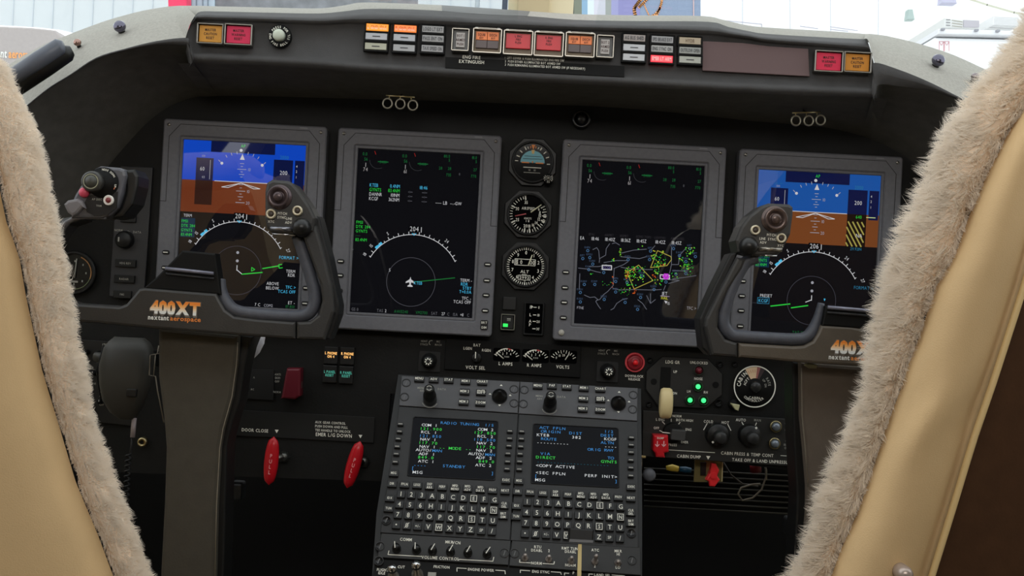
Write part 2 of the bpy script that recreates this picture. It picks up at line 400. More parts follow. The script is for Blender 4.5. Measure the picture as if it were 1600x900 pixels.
def wing(pairs, bks, lip):
    rows = []
    st = [(p[1], (p[1][0]+lx, p[1][1]+ly), b) for p, b, (lx, ly) in zip(pairs, bks, lip)]
    R = resample(st, 4)
    lay(lb, [[pt(*r[0], 1.33), pt((r[0][0]+r[1][0])/2, (r[0][1]+r[1][1])/2, 1.328), pt(*r[1], 1.338)] for r in R], HOODF)
    lay(ub, [[pt(*r[1], 1.338), pt(r[1][0]*.6+r[2][0]*.4, r[1][1]*.6+r[2][1]*.4, 1.415), pt(*r[2], 1.502)] for r in R], SUEDE)
lb = MB()
wing(leftw+[((264, 10), (296, 66)), ((264, 10), (301, 82))], [(60, 470), (90, 400), (130, 320), (165, 266), (196, 228), (232, 190), (268, 165), (305, 152), (322, 151), (341, 150)],
     [(0, 3)]*4+[(0, 4), (0, 4), (1, 7), (2, 13), (2, 14), (1, 17)])
gs.part('lower_lip', lb, label='dark lip under the left light edge'); lb = MB()
wing([((0, 0), (1362, 136)), ((0, 0), (1364, 118))]+rightw, [(1346, 212), (1360, 218), (1376, 224), (1400, 236), (1424, 252), (1445, 275), (1463, 305), (1480, 350), (1500, 420)],
     [(1, 17), (4, 28), (8, 34), (2, 26), (0, 15), (0, 8), (0, 2), (0, 2), (0, 2)])
gs.part('lower_lip', lb, label='dark lip under the right light edge')
gs.part('hood_underside', ub, label='black suede underside')

# ------------------------------------------------------------------ instrument panel board
ip = T('instrument_panel', 'matt black instrument panel board carrying the screens and gauges', 'instrument panel', FP(1.503), 800, 450)
oute = [(30, 460), (60, 385), (118, 306), (155, 252), (188, 214), (226, 178), (262, 154), (305, 142), (440, 147), (700, 154), (900, 161), (1100, 177), (1290, 195), (1345, 198), (1400, 215), (1450, 250), (1495, 330), (1540, 450), (1530, 740), (1250, 737), (1003, 706), (1000, 640), (610, 615), (600, 752), (382, 745), (100, 735), (60, 600)]
bo = MB(); bo.slab(ip.qs(oute), -0.02, 0.0, BLK)
ip.part('board', bo)
# ------------------------------------------------------------------ the four big screens
SY = 1.487                     # depth of the screen bezels' back
DP = FP(SY-0.006)
WHT_E = E(205, 205, 208, k=0.85); WDIM = E(150, 150, 158); GRN = E(40, 190, 60); GDIM = E(22, 96, 48); CYN = E(70, 175, 215); CDIM = E(38, 110, 140)
SKYB = E(12, 64, 178); GRDB = E(98, 44, 22); NAVY = E(10, 18, 58); DKBR = E(40, 17, 14); BLKE = E(2, 2, 3); YEL = E(190, 190, 50); MAG = E(190, 60, 205); ORG = E(205, 90, 30)
BW, BH = 254.5, 313.0
def pix(mb, c, s, z):
    """text and shapes in picture-pixel sizes, c maps pixels to local"""
    pass
class Scr:
    """local screen frame: a to the right, b down, in px units from the screen's top left"""
    def __init__(s, t, mb, ox, oy, z, k): s.t, s.mb, s.ox, s.oy, s.z, s.k = t, mb, ox, oy, z, k
    def p(s, a, b): return (s.ox+a*s.k, s.oy-b*s.k)
    def P(s, l): return [s.p(*x) for x in l]
    def fromimg(s, px, py, tl):
        dx, dy = px-tl[0], py-tl[1]; return (dx*CR+dy*SR, dy*CR-dx*SR)
    def rect(s, a0, b0, a1, b1, m, dz=0.0):
        s.mb.poly([s.p(a0, b0), s.p(a1, b0), s.p(a1, b1), s.p(a0, b1)], s.z+dz, m)
    def pl(s, l, m, dz=0.0002): s.mb.poly(s.P(l), s.z+dz, m)
    def ln(s, l, w, m, dz=0.0003): s.mb.line(s.P(l), w*s.k, s.z+dz, m)
    def tx(s, t, a, b, h, m, al='c', sx=0.8, ang=0.0, mono=None, dz=0.0004): x, y = s.p(a, b); s.mb.text(t, x, y, h*s.k, m, s.z+dz, al, sx, ang, mono, bold=-0.004)
    def arc(s, a, b, r, a0, a1, w, m, n=48, dz=0.0003): x, y = s.p(a, b); s.mb.ring(x, y, (r-w/2)*s.k, (r+w/2)*s.k, s.z+dz, m, n, a0, a1)
def display(label, tl, softL, softR, extra, seams=True, knobs=()):
    t = T('flat_screen_display', label, 'display screen', DP, tl[0], tl[1], 'flat screen displays across the panel'); k = t.s
    t.empty()
    f = MB(); N = 4
    W, H = BW*k, BH*k; po = rrect(W/2, -H/2, W, H, 5*k, N)
    sx, sy, sw, sh = 31.6*k, 30.4*k, 191.3*k, 255.5*k
    pi = rrect(sx+sw/2, -(sy+sh/2), sw, sh, 1.0*k, N)
    pi2 = rrect(sx+sw/2, -(sy+sh/2), sw+9*k, sh+9*k, 2.0*k, N)
    f.frame(po, pi2, -0.016, 0.006, BEZ, 0.0018)
    f.frame(pi2, pi, -0.010, 0.0045, BEZ, 0.0008)
    # engraved seam of the bezel cover
    a, c, z = 10*k, 27*k, 0.0062
    yb = -H*0.41; yb2 = -H*0.45
    f.line([(0.6*k, yb), (a, yb), (a, -c), (c, -a*0.75), (W-c, -a*0.75), (W-a, -c), (W-a, yb2), (W-0.6*k, yb2)], 1.0*k, z, BEZD)
    f.box(W-36*k, -3.6*k, 12*k, 1.6*k, 0.006, 0.0063, mat((130, 130, 134), 0.5))
    t.part('bezel', f)
    for (x, y) in ((9*k, -9*k), (W-9*k, -9*k)):
        b = MB(); b.lathe(x, y, [(2.6*k, 0.0055), (2.6*k, 0.0072), (1.6*k, 0.0078)], STEEL, 14); b.box(x, y, 3.4*k, 0.7*k, 0.0077, 0.0079, BEZD, ang=0.6); t.part('screw', b)
    for side, ys in (('L', softL), ('R', softR)):
        for y in ys:
            b = MB(); cx = (14.5 if side == 'L' else BW-11.5)*k
            b.box(cx, -y*k, 11.5*k, 7.0*k, 0.004, 0.0068, BEZD, r=3*k); b.box(cx, -y*k, 8.6*k, 4.2*k, 0.005, 0.0085, KEYM, r=1.6*k, bev=0.0006)
            b.box(cx, -y*k, 7.2*k, 1.5*k, 0.0085, 0.0087, LEG); t.part('line_select_key', b)
    s = MB(); s.box(sx+sw/2, -(sy+sh/2), sw, sh, -0.008, 0.001, SCRN)
    S = Scr(t, s, sx, -sy, 0.0011, k)
    extra(S, t, k)
    t.part('screen', s); return t

def compass(S, hd, ca=93.0, cb=200.0, labels=(('18', -61), ('15', -50), ('S', -28.5), ('24', 37), ('27', 66)), bug=-44):
    S.arc(ca, cb, 76, 90-61, 90+61, 1.0, WHT_E)
    for i, an in enumerate(range(-60, 61, 6)):
        a = (90-an)*D2R; r1 = 80.5 if i % 2 else 78.5
        S.ln([(ca+76*math.cos(a), cb-76*math.sin(a)), (ca+r1*math.cos(a), cb-r1*math.sin(a))], 1.0, WHT_E)
    for t_, an in labels:
        a = (90-an)*D2R; S.tx(t_, ca+86*math.cos(a), cb-86*math.sin(a), 5.2, WHT_E, ang=-an*D2R)
    S.rect(ca-9, cb-90, ca+9, cb-79.5, BLKE, 0.0002); S.tx(hd, ca, cb-85, 7.6, WHT_E); S.ln([(ca+11, cb-88), (ca+11, cb-80)], 1.0, WHT_E)
    S.ln([(ca-3, cb-78), (ca, cb-75), (ca+3, cb-78)], 1.2, CYN)
    a = (90-bug)*D2R
    x, y = ca+78*math.cos(a), cb-78*math.sin(a); ux, uy = math.sin(a), math.cos(a)
    for d in (-4, 0, 4): S.ln([(x+ux*d-1.5*ux, y+uy*d-1.5*uy), (x+ux*d+1.7*ux, y+uy*d+1.7*uy)], 4.2 if d else 3.0, CYN)
def pfd(hd, right):
    def f(S, t, k):
        S.rect(0, 0, 191.3, 62, E(22, 76, 150) if right else SKYB); S.rect(0, 62, 191.3, 112, E(108, 60, 28) if right else GRDB)
        S.rect(43, 0, 143, 17, NAVY, 0.0001); S.rect(21, 27, 48, 62, NAVY, 0.0001); S.rect(21, 62, 48, 100, DKBR, 0.0001)
        S.rect(142, 24, 172, 62, NAVY, 0.0001); S.rect(175, 24, 190, 70, NAVY, 0.0001)
        S.tx('--- --', 32, 19, 5, CDIM); S.tx('100', 32, 24, 3.5, WDIM); S.tx('60', 31, 44, 6, WHT_E); S.tx('40', 33, 57, 4, WDIM)
        S.tx('2000', 158, 20, 5.5, CDIM); S.tx('200', 158, 44, 6.5, WHT_E); S.ln([(43, 30), (43, 60)], 0.8, WDIM)
        for b, c in ((33, '4'), (41, '2'), (50, '1')): S.tx(c, 178, b, 4, WHT_E)
        S.tx('AP', 93, 5.5, 5, GRN); S.tx('-', 92, 12, 5, WHT_E); S.arc(90, 12.5, 1.2, 0, 360, 2.4, WHT_E, 12)
        S.pl([(92.5, 18), (96.3, 27), (88.7, 27)], WHT_E)
        for an in (-45, -30, -20, -10, 10, 20, 30, 45):
            a = (90-an)*D2R; r = 48
            S.ln([(92.5+r*math.cos(a), 66-r*math.sin(a)), (92.5+(r+4)*math.cos(a), 66-(r+4)*math.sin(a))], 1.0, WDIM)
        S.arc(61, 34, 1.3, 0, 360, 2.0, WHT_E, 8); S.arc(124, 34, 1.3, 0, 360, 2.0, WHT_E, 8)
        for b, hw, tt in ((33, 3, ''), (37.5, 1.5, ''), (42, 7, '10'), (46, 1.5, ''), (50, 4, ''), (54, 1.5, ''), (66, 3, ''), (71, 1.5, ''), (76, 7, '10'), (80.5, 1.5, ''), (85, 4, ''), (89.5, 1.5, ''), (94, 7, '20')):
            S.ln([(92.5-hw, b), (92.5+hw, b)], 0.9, WDIM)
            if tt: S.tx(tt, 92.5+hw+5, b, 5, WDIM)
        S.ln([(51, 62), (141, 62)], 1.0, WHT_E)
        for sg in (-1, 1):
            S.pl([(92.5, 63), (92.5+sg*22, 70.5), (92.5+sg*30, 70.5)], BLKE)
            S.ln([(92.5, 63.5), (92.5+sg*20, 71.5), (92.5+sg*30, 71), (92.5, 63.5)], 1.0, WHT_E)
        compass(S, hd)
        S.tx('TERM', 12, 118, 4.5, WHT_E); S.rect(2, 122, 24, 152, E(8, 38, 60), 0.0001)
        for b, c in ((127, 'FMS1'), (134, 'DTK 284'), (141, 'GYNTS'), (148, '83.4NM')): S.tx(c, 3, b, 4.6, GRN, 'l')
        S.arc(93, 200, 38, 0, 360, 0.7, E(62, 62, 70))
        S.tx('FORMAT >', 188, 176, 5.2, CDIM if right else CYN, 'r')
        S.arc(93, 172, 1.3, 0, 360, 2, WDIM, 8); S.arc(93, 185, 1.3, 0, 360, 2, WDIM, 8)
        S.ln([(93, 192), (93, 200)], 1.2, WHT_E)
        if not right:
            S.ln([(93, 199), (101, 205)], 1.2, WHT_E); S.ln([(101, 205.5), (133, 201)], 1.6, GRN); S.ln([(133, 195), (158, 189.5)], 1.6, GRN)
            S.ln([(116, 194), (121, 197), (116, 200), (116, 194)], 1.0, GRN); S.ln([(163, 187), (158, 187.5), (159, 193), (164, 192)], 1.3, GRN)
            S.tx('TERM', 184, 197, 5, WHT_E, 'r'); S.tx('RDR', 184, 203, 5, WHT_E, 'r')
            S.tx('ABOVE', 150, 217.5, 5, WHT_E); S.tx('BELOW', 150, 224.5, 5, WHT_E)
            S.tx('TFC >', 186, 222, 5, CYN, 'r'); S.tx('TCAS OFF', 186, 229, 5, CYN, 'r'); S.tx('ET -', 186, 246, 5, WHT_E, 'r')
            S.tx('117.850', 186, 252, 4.4, GDIM, 'r'); S.tx('COM2', 152, 252, 4.4, WDIM, 'r'); S.tx('7 C', 128, 251.5, 4.8, WHT_E)
        else:
            S.ln([(84, 203), (93, 199)], 1.2, WHT_E); S.ln([(30, 212), (60, 207)], 1.7, GRN); S.ln([(62, 213), (88, 208)], 1.7, GRN)
            S.tx('PRESET', 22, 196, 5, WHT_E); S.tx('KCGF', 18, 204, 5, CYN); S.ln([(9, 199.5), (27, 199.5), (27, 208.5), (9, 208.5), (9, 199.5)], 0.8, CDIM); S.pl([(112, 196), (115, 196), (113.5, 200)], CYN)
            S.rect(142, 62, 172, 112, E(24, 14, 8), 0.0001)
            for i in range(9):
                x = 142+i*7-26
                l = [(x+o, 74+b) for o, b in ((0, 0), (22, 38), (25.2, 38), (3.2, 0))]
                # clip stripes to the tape
                def cl(x0, b0, x1, b1, X): return (X, b0+(b1-b0)*(X-x0)/(x1-x0))
                xa, xb = x, x+22
                if xb < 143 or xa > 169: continue
                p0 = (xa, 74) if xa >= 142 else cl(xa, 74, xb, 112, 142); p1 = (xb, 112) if xb <= 169 else cl(xa, 74, xb, 112, 169)
                S.ln([p0, p1], 2.2, E(150, 140, 70))
            S.tx('640', 160, 66, 5, GRN); S.tx('NA', 162, 95, 6, WHT_E); S.ln([(172, 66), (186, 66)], 1.0, E(200, 220, 150)); S.tx('29.92IN', 158, 116, 4.6, CDIM)
            S.tx('TAT 27', 75, 251, 4.6, GDIM); S.tx('SAT', 112, 251, 4.2, WDIM)
    return f
def header(S, z=1.0):
    G, W_ = GDIM, E(150, 146, 146)
    for a0 in (12, 74):
        S.tx('0.0', a0-1, 8, 5, G); S.tx('56', a0+1, 16, 5, G); S.ln([(a0+1, 22), (a0+1, 28)], 0.9, W_); S.tx('74' if a0 < 40 else '61', a0+1, 32, 6, W_)
        S.arc(a0+20, 17, 13, 180, 300, 0.8, E(45, 45, 48)); S.ln([(a0+14, 3), (a0+16, 8)], 1.0, E(130, 30, 25))
        S.ln([(a0+20, 19), (a0+36, 19)], 1.2, G); S.tx('5400', a0+28, 19.3, 4.4, G)
    for a, b, c in ((139, 3, '80.0'), (143, 9, '5'), (182, 3, '81.0'), (185, 9, '5'), (130, 22, '28'), (144, 22, '28'), (143, 32, '735'), (184, 22, '27'), (182, 32, '770')): S.tx(c, a, b+2, 4.6, G)
    S.tx('0', 160, 32, 4, E(90, 90, 95))
def nav(S, t, k):
    header(S)
    D = E(120, 120, 128)
    rows = [(56, CYN, 'KTEB', '0.4NM', '', '18:46'), (63, GRN, 'GYNTS', '83.4NM', '-:--', '--:--'), (70, WHT_E, 'DANNR', '101NM', '-:--', '--:--'), (77, WHT_E, 'KCGF', '362NM', '-:--', '--:--')]
    for b, m, a1, a2, a3, a4 in rows:
        S.tx(a1, 21, b, 5.4, m, 'l', sx=0.72); S.tx(a2, 68, b, 5.4, m, 'r', sx=0.72); S.tx(a3, 88, b, 4.6, D, 'r', sx=0.8); S.tx(a4, 111, b, 5.4 if m is CYN else 4.6, m if m is CYN else D, 'r', sx=0.75)
    S.tx('-----', 134, 78, 4.6, WHT_E, 'r'); S.tx('LB', 137, 78, 5.4, WHT_E, 'l'); S.tx('--.-GW', 148, 78, 5.0, WHT_E, 'l')
    compass(S, '204', 94, 206, (('18', -61), ('15', -50), ('S', -28.5), ('24', 37), ('', 66)))
    for i, c in enumerate(('FMS1', 'DTK 284', 'GYNTS', '----', '83.4NM')): S.tx(c, 3, 115+i*6.8, 4.8, GDIM if i == 3 else GRN, 'l', sx=0.8)
    S.arc(93, 204, 38, 0, 360, 0.8, E(70, 70, 76), 64); S.tx('5', 59, 187, 5, WHT_E)
    S.ln([(97, 204), (161, 194)], 1.3, E(25, 105, 48))
    c = [(92, 196), (93.2, 200), (99, 204), (99, 206), (93.5, 204.5), (93, 208), (96, 210), (96, 211.5), (88, 211.5), (88, 210), (91, 208), (90.5, 204.5), (85, 206), (85, 204), (90.8, 200)]
    S.pl(c, WHT_E); S.tx('KTEB', 98, 205, 5, CYN, 'l', sx=0.75)
    S.tx('TERM -', 188, 197, 5, WHT_E, 'r'); S.tx('RDR', 182, 203, 5, CYN, 'r'); S.tx('STBY', 188, 209, 5, CYN, 'r'); S.tx('T+0.0A', 188, 215, 5, CYN, 'r'); S.tx('TFC -', 188, 225, 5, WHT_E, 'r'); S.tx('TCAS OFF', 188, 231, 5, WHT_E, 'r')
    D2 = E(95, 95, 100)
    for tt, a, m in (('GS 0', 8, D2), ('TAS', 47, D2), ('2', 56, WHT_E), ('AW15240', 80, GDIM), ('VM2700', 112, GDIM), ('SAT', 132, D2), ('27', 146, WHT_E), ('C', 154, D2), ('ISA', 165, D2), ('+11', 175, WHT_E), ('C', 185, D2)):
        S.tx(tt, a, 251, 4.8, m, sx=0.75)
    S.ln([(0, 158), (0.1, 158.1)], 1, WHT_E)
def radar(S, t, k):
    header(S)
    tl = (909, 251)
    def I(l): return [S.fromimg(x, y, tl) for x, y in l]
    def J(l):  # from the 6.43x crop at (880,360)
        return I([(880+x/6.43, 360+y/6.43) for x, y in l])
    R = random.Random(3)
    for i, (x, c) in enumerate(((185, 'EA'), (315, '18:46'), (465, '18:40Z'), (622, '18:36Z'), (780, '18:45Z'), (970, '18:42Z'), (1132, '18:45Z'))):
        a, b = J([(x, 83+(x-185)*0.052)])[0]; S.tx(c, a, b, 5.4, WHT_E, sx=0.72)
    for x, c in ((280, 'EFAS'), (455, 'AIRMET'), (605, 'SIGMET'), (800, 'ECHO TOPS'), (965, 'LIGHTNG'), (1140, 'AIRMASSES')):
        a, b = J([(x, 40+(x-185)*0.052)])[0]; S.tx(c, a, b, 4.0, E(48, 46, 50), sx=0.72)
    LN = E(96, 98, 108)
    roads = [[(290, 200), (330, 180), (350, 210), (358, 300), (355, 330)], [(358, 290), (420, 255), (425, 190), (460, 140)], [(485, 140), (520, 130), (560, 155)], [(575, 235), (700, 205), (830, 195)], [(570, 270), (650, 280), (760, 290), (830, 270)],
             [(400, 330), (520, 310), (640, 310)], [(145, 385), (240, 395), (320, 420), (370, 430)], [(250, 370), (350, 370), (430, 350)], [(500, 390), (600, 350), (645, 320)], [(505, 390), (495, 560), (440, 620), (400, 650), (360, 700), (325, 710)], [(570, 375), (640, 390), (830, 400), (890, 400)],
             [(205, 655), (260, 680), (310, 675), (340, 700), (320, 720), (350, 770), (370, 795)], [(470, 805), (500, 790), (530, 740), (590, 700), (640, 690)], [(160, 440), (155, 600)], [(495, 590), (560, 605), (700, 600), (880, 605), (980, 600)], [(1080, 170), (1080, 350), (1060, 440)],
             [(1080, 350), (1150, 350), (1160, 260), (1220, 190)], [(1090, 410), (1240, 415)], [(1060, 500), (1160, 510), (1050, 540)], [(1090, 495), (1200, 480), (1330, 460)], [(740, 700), (790, 740), (830, 800)], [(830, 660), (870, 740), (920, 700)], [(870, 640), (870, 740)], [(1020, 560), (1000, 610)], [(880, 200), (915, 160)]]
    for r in roads: S.ln(J(r), 0.9, LN)
    BL = E(66, 104, 140)
    for x, y in ((240, 210), (190, 290), (260, 280), (290, 345), (250, 400), (400, 430), (205, 550), (310, 550), (520, 520), (520, 625), (165, 630), (165, 725), (405, 700), (615, 730), (645, 300), (870, 215), (860, 300), (1100, 190), (1160, 260), (1320, 270), (1225, 440), (1125, 445), (1025, 525), (905, 600), (770, 680), (635, 530), (740, 800), (785, 465), (1225, 320), (1265, 190)):
        a, b = J([(x, y)])[0]; S.arc(a, b, 1.9, 0, 360, 0.9, BL, 10); S.tx(R.choice(('KELM', 'KAVP', 'KIPT', 'KHPN', 'KSWF', 'KPOU', 'KRDG', 'KUNV')), a-1, b-5, 3.4, E(60, 76, 100), sx=0.7)
    for q, n in (([(940, 210), (1075, 270), (1080, 300), (1035, 360), (870, 380)], 1), ([(750, 355), (895, 510), (705, 595), (635, 430)], 1)):
        S.ln(J(q+[q[0]]), 1.2, E(150, 140, 60))
    cl = [(565, 225, 12, 45, 12), (495, 305, 18, 18, 8), (950, 290, 75, 80, 60), (930, 400, 25, 50, 26), (720, 430, 95, 60, 60), (640, 440, 30, 40, 20), (700, 500, 100, 60, 36), (430, 540, 50, 20, 6), (270, 440, 20, 12, 3), (600, 620, 70, 40, 16), (1200, 340, 60, 60, 30), (1270, 220, 45, 45, 26), (1260, 400, 50, 60, 24), (930, 530, 60, 30, 14), (1120, 460, 40, 30, 8), (790, 165, 10, 8, 3), (745, 190, 8, 8, 3), (1280, 310, 14, 16, 5)]
    for (x, y, rx, ry, n) in cl:
        for i in range(n):
            X = x+R.uniform(-rx, rx); Y = y+R.uniform(-ry, ry); a, b = J([(X, Y)])[0]
            r = R.uniform(0.35, 1.05); c = R.choice((GRN, GRN, E(110, 200, 50), E(110, 200, 50), YEL, E(40, 150, 90)))
            th = R.uniform(0, 3.14); S.pl([(a+r*(1.5 if j % 2 else 0.7)*math.cos(th+j*1.257), b+r*math.sin(th+j*1.257)) for j in range(5)], c, 0.00035)
    for (x, y, rx, ry, n) in ((640, 450, 25, 40, 16), (710, 615, 16, 25, 10), (485, 550, 10, 30, 4), (900, 470, 20, 20, 6), (990, 350, 30, 12, 5), (485, 475, 12, 10, 3), (690, 410, 14, 10, 4)):
        for i in range(n):
            a, b = J([(x+R.uniform(-rx, rx), y+R.uniform(-ry, ry))])[0]; r = R.uniform(0.5, 1.2); S.pl([(a+r*math.cos(j*1.257), b+r*0.8*math.sin(j*1.257)) for j in range(5)], ORG, 0.00045)
    def boxed(x0, y0, x1, y1): S.pl(J([(x0, y0), (x1, y0+4), (x1, y1+4), (x0, y1)]), BLKE, 0.00055); S.ln(J([(x0, y0), (x1, y0+4), (x1, y1+4), (x0, y1), (x0, y0)]), 1.5, WHT_E, 0.0006)
    boxed(385, 357, 478, 398); a, b = J([(432, 380)])[0]; S.tx('KCGF', a, b, 4.0, E(110, 100, 160), dz=0.0007)
    boxed(968, 452, 1060, 492)
    a, b = J([(1025, 470)])[0]; S.arc(a, b, 3.6, 0, 360, 2.2, MAG, 14, 0.0007)
    for i in range(6): S.ln([(a, b), (a+6*math.cos(i*1.05), b+5*math.sin(i*1.05))], 1.2, MAG, 0.0007)
    a, b = J([(1010, 640)])[0]; S.tx('JET', a, b, 5.4, WHT_E, sx=0.8); S.ln([(a-6, b+4), (a+8, b+4.5)], 1.0, E(150, 130, 160)); a, b = J([(1010, 685)])[0]; S.tx('HAIL', a, b, 5.0, YEL, sx=0.7)
    a, b = J([(1020, 725)])[0]; S.pl([(a-2, b-2), (a+3, b-1), (a+1, b+3)], WHT_E); S.tx('15', a+5, b+2, 4.4, WHT_E)
    a, b = J([(165, 783)])[0]; S.tx('FTNE', a, b, 4.2, WDIM, sx=0.75)
    a, b = J([(1280, 788)])[0]; S.tx('TFC >', a, b, 5, WDIM, sx=0.75)
ks = (208, 233, 256, 281)
display('leftmost screen of the row, showing a blue and brown horizon under the left yoke grip', (258, 186), (208, 232), (), pfd('204', False))
d2 = display('second screen from the left, black map page with one range ring and a white aircraft', (530, 200), (208, 230, 254), (201, 226, 249, 273), nav)
b = MB(); k = d2.s; b.box((BW-12)*k, -(295)*k, 11*k, 15*k, 0.005, 0.0085, KEYM, r=1.5*k, bev=0.0006); b.text('BRT', (BW-12)*k, -291.5*k, 3.6*k, LEG, 0.0087, sx=0.9); b.text('DIM', (BW-12)*k, -299*k, 3.6*k, LEG, 0.0087, sx=0.9); d2.part('brightness_key', b)
d3 = display('third screen from the left, showing a weather map with green and yellow echoes', (880, 218), (207, 231, 254, 278), (219,), radar)
b = MB(); b.lathe(12.5*k, -301*k, [(4.6*k, 0.004), (4.6*k, 0.0075), (3.6*k, 0.0085), (0.1*k, 0.009)], mat((178, 174, 164), 0.5), 18); d3.part('light_sensor', b)
d4 = display('rightmost screen of the row, blue and brown horizon with a striped altitude tape', (1155, 233), (206, 229, 252, 276), (210, 235), pfd('206', True))
# right-edge keys of the first screen that show through the yoke opening
d1 = [o for o in COL.objects if o.get('label', '').startswith('leftmost screen')][0]
b0 = T('x', '', '', DP, 258, 186); k = b0.s
for (px, py) in ((480, 450), (478, 474)):
    x, y = b0.q(px, py); b = MB(); b.box(x, y, 11.5*k, 7*k, 0.004, 0.0068, BEZD, r=3*k); b.box(x, y, 8.6*k, 4.2*k, 0.005, 0.0085, KEYM, r=1.6*k, bev=0.0006); b.box(x, y, 7.2*k, 1.5*k, 0.0085, 0.0087, LEG)
    b.build('line_select_key', d1)

# ------------------------------------------------------------------ standby instruments between the screens
IP = FP(1.502)
def gauge_case(t, r, k, oct_=True):
    b = MB()
    if oct_:
        p = [(r*1.12*math.cos((22.5+45*i)*D2R)/math.cos(22.5*D2R), r*1.12*math.sin((22.5+45*i)*D2R)/math.cos(22.5*D2R)) for i in range(8)]
        b.slab(p, -0.004, 0.004, BLK2, 0.001)
    b.frame(circ(0, 0, r, 36), circ(0, 0, r*0.9, 36), 0.002, 0.010, mat((40, 40, 40), 0.35, spec=0.5), 0.0015)
    t.part('case', b)
t = T('attitude_gauge', 'round standby attitude gauge with a pale blue upper half, top of the centre stack', 'gauge', IP, 832, 254); k = t.s; t.empty()
gauge_case(t, 33*k, k)
b = MB(); b.disc(0, 0, 29.5*k, 0.0045, GLSS, 32)
sky = mat((120, 186, 202), 0.5, name='dial_sky'); b.poly([(19*k*math.cos(i*math.pi/16), -1*k+19*k*math.sin(i*math.pi/16)) for i in range(17)], 0.005, sky)
OR = mat((236, 140, 66), 0.5)
for an in (20, 40, 60, 90, 120, 140, 160):
    a = an*D2R; r0, r1 = 22*k, 26.5*k; b.line([(r0*math.cos(a), r0*math.sin(a)), (r1*math.cos(a), r1*math.sin(a))], 1.6*k, 0.005, LEG)
for an in (70, 80, 100, 110): a = an*D2R; b.line([(22*k*math.cos(a), 22*k*math.sin(a)), (25*k*math.cos(a), 25*k*math.sin(a))], 1.2*k, 0.005, OR if an in (80, 100) else LEG)
b.poly([(-3*k, 27*k), (3*k, 27*k), (0.4*k, 20*k), (-0.4*k, 20*k)], 0.0055, OR); b.poly([(-2.6*k, 19*k), (2.6*k, 19*k), (1.6*k, 13*k), (-1.6*k, 13*k)], 0.0055, mat((226, 190, 120), 0.5))
b.box(-11*k, -1.2*k, 12*k, 1.8*k, 0.0052, 0.0062, OR); b.box(11*k, -1.2*k, 12*k, 1.8*k, 0.0052, 0.0062, OR); b.box(0, 0, 2*k, 3*k, 0.0052, 0.0062, OR)
b.box(-25*k, 1*k, 5*k, 1.3*k, 0.0048, 0.0052, LEG); b.box(25*k, -2*k, 5*k, 1.3*k, 0.0048, 0.0052, LEG)
DK = mat((52, 70, 78), 0.6); b.line([(-13*k, 9*k), (13*k, 9*k)], 0.8*k, 0.0052, DK); b.line([(-15*k, 5*k), (15*k, 5*k)], 0.8*k, 0.0052, DK)
b.box(0, -8.5*k, 28*k, 1.2*k, 0.0048, 0.0052, LEG); b.box(0, -16.5*k, 26*k, 1.0*k, 0.0048, 0.0052, LEGD); b.text('10   10', 0, -12.5*k, 3*k, LEGD, 0.005)
t.part('dial', b)
b = MB(); x, y = t.q(856, 281); b.lathe(x, y, [(8*k, 0.008), (8*k, 0.018), (6.5*k, 0.022)], BLK2, 20); b.arctext('PULL TO CAGE', x, y, 6.1*k, 270, 2.2*k, LEG, 0.0223, flip=True, pitch=1.1)
for i in range(10): a = i*0.628; b.line([(x+3*k*math.cos(a), y+3*k*math.sin(a)), (x+4.3*k*math.cos(a), y+4.3*k*math.sin(a))], 0.9*k, 0.0223, LEGD)
b.lathe(x, y, [(2.2*k, 0.022), (2.2*k, 0.026)], STEEL, 12); t.part('knob', b)

t = T('airspeed_gauge', 'round airspeed gauge with a white pointer and a red striped pointer', 'gauge', IP, 825, 335); t.empty(); gauge_case(t, 33*k, k)
b = MB(); b.disc(0, 0, 29.8*k, 0.0045, GLSS, 36)
def tick(b, an, r0, r1, w, m=LEG, z=0.005): a = (90-an)*D2R; b.line([(r0*k*math.cos(a), r0*k*math.sin(a)), (r1*k*math.cos(a), r1*k*math.sin(a))], w*k, z, m)
for i in range(33):
    an = 62+i*(350-62)/32; tick(b, an, 24.5, 28.5, 1.0)
for an, tt in ((62, '6'), (80, '8'), (94, '10'), (112, '12'), (133, '14'), (152, '16'), (172, '18'), (190, '20'), (240, '25'), (294, '30'), (348, '35')):
    tick(b, an, 22.5, 28.8, 1.7); a = (90-an)*D2R; b.text(tt, 18.6*k*math.cos(a), 18.6*k*math.sin(a), 4.9*k, LEG, 0.005, sx=0.75)
b.text('AIRSPEED', 0, 9*k, 4.2*k, LEG, 0.005, sx=0.75); b.text('KNOTS', 0, -6.6*k, 2.8*k, LEG, 0.005, sx=0.8); b.text('1 0', 0, -10.5*k, 3.6*k, LEG, 0.005)
t.part('dial', b)
b = MB(); a = 48*D2R; b.tube([(4*k, 3*k, 0.007), (20*k, 15.5*k, 0.007)], [1.3*k, 0.9*k], mat((226, 222, 190), 0.5), 6); t.part('pointer', b)
b = MB(); b.tube([(-3*k, 0.2*k, 0.006), (-20*k, -4*k, 0.006)], [1.2*k, 0.9*k], mat((196, 96, 100), 0.5), 6); t.part('limit_pointer', b, label='red striped pointer')

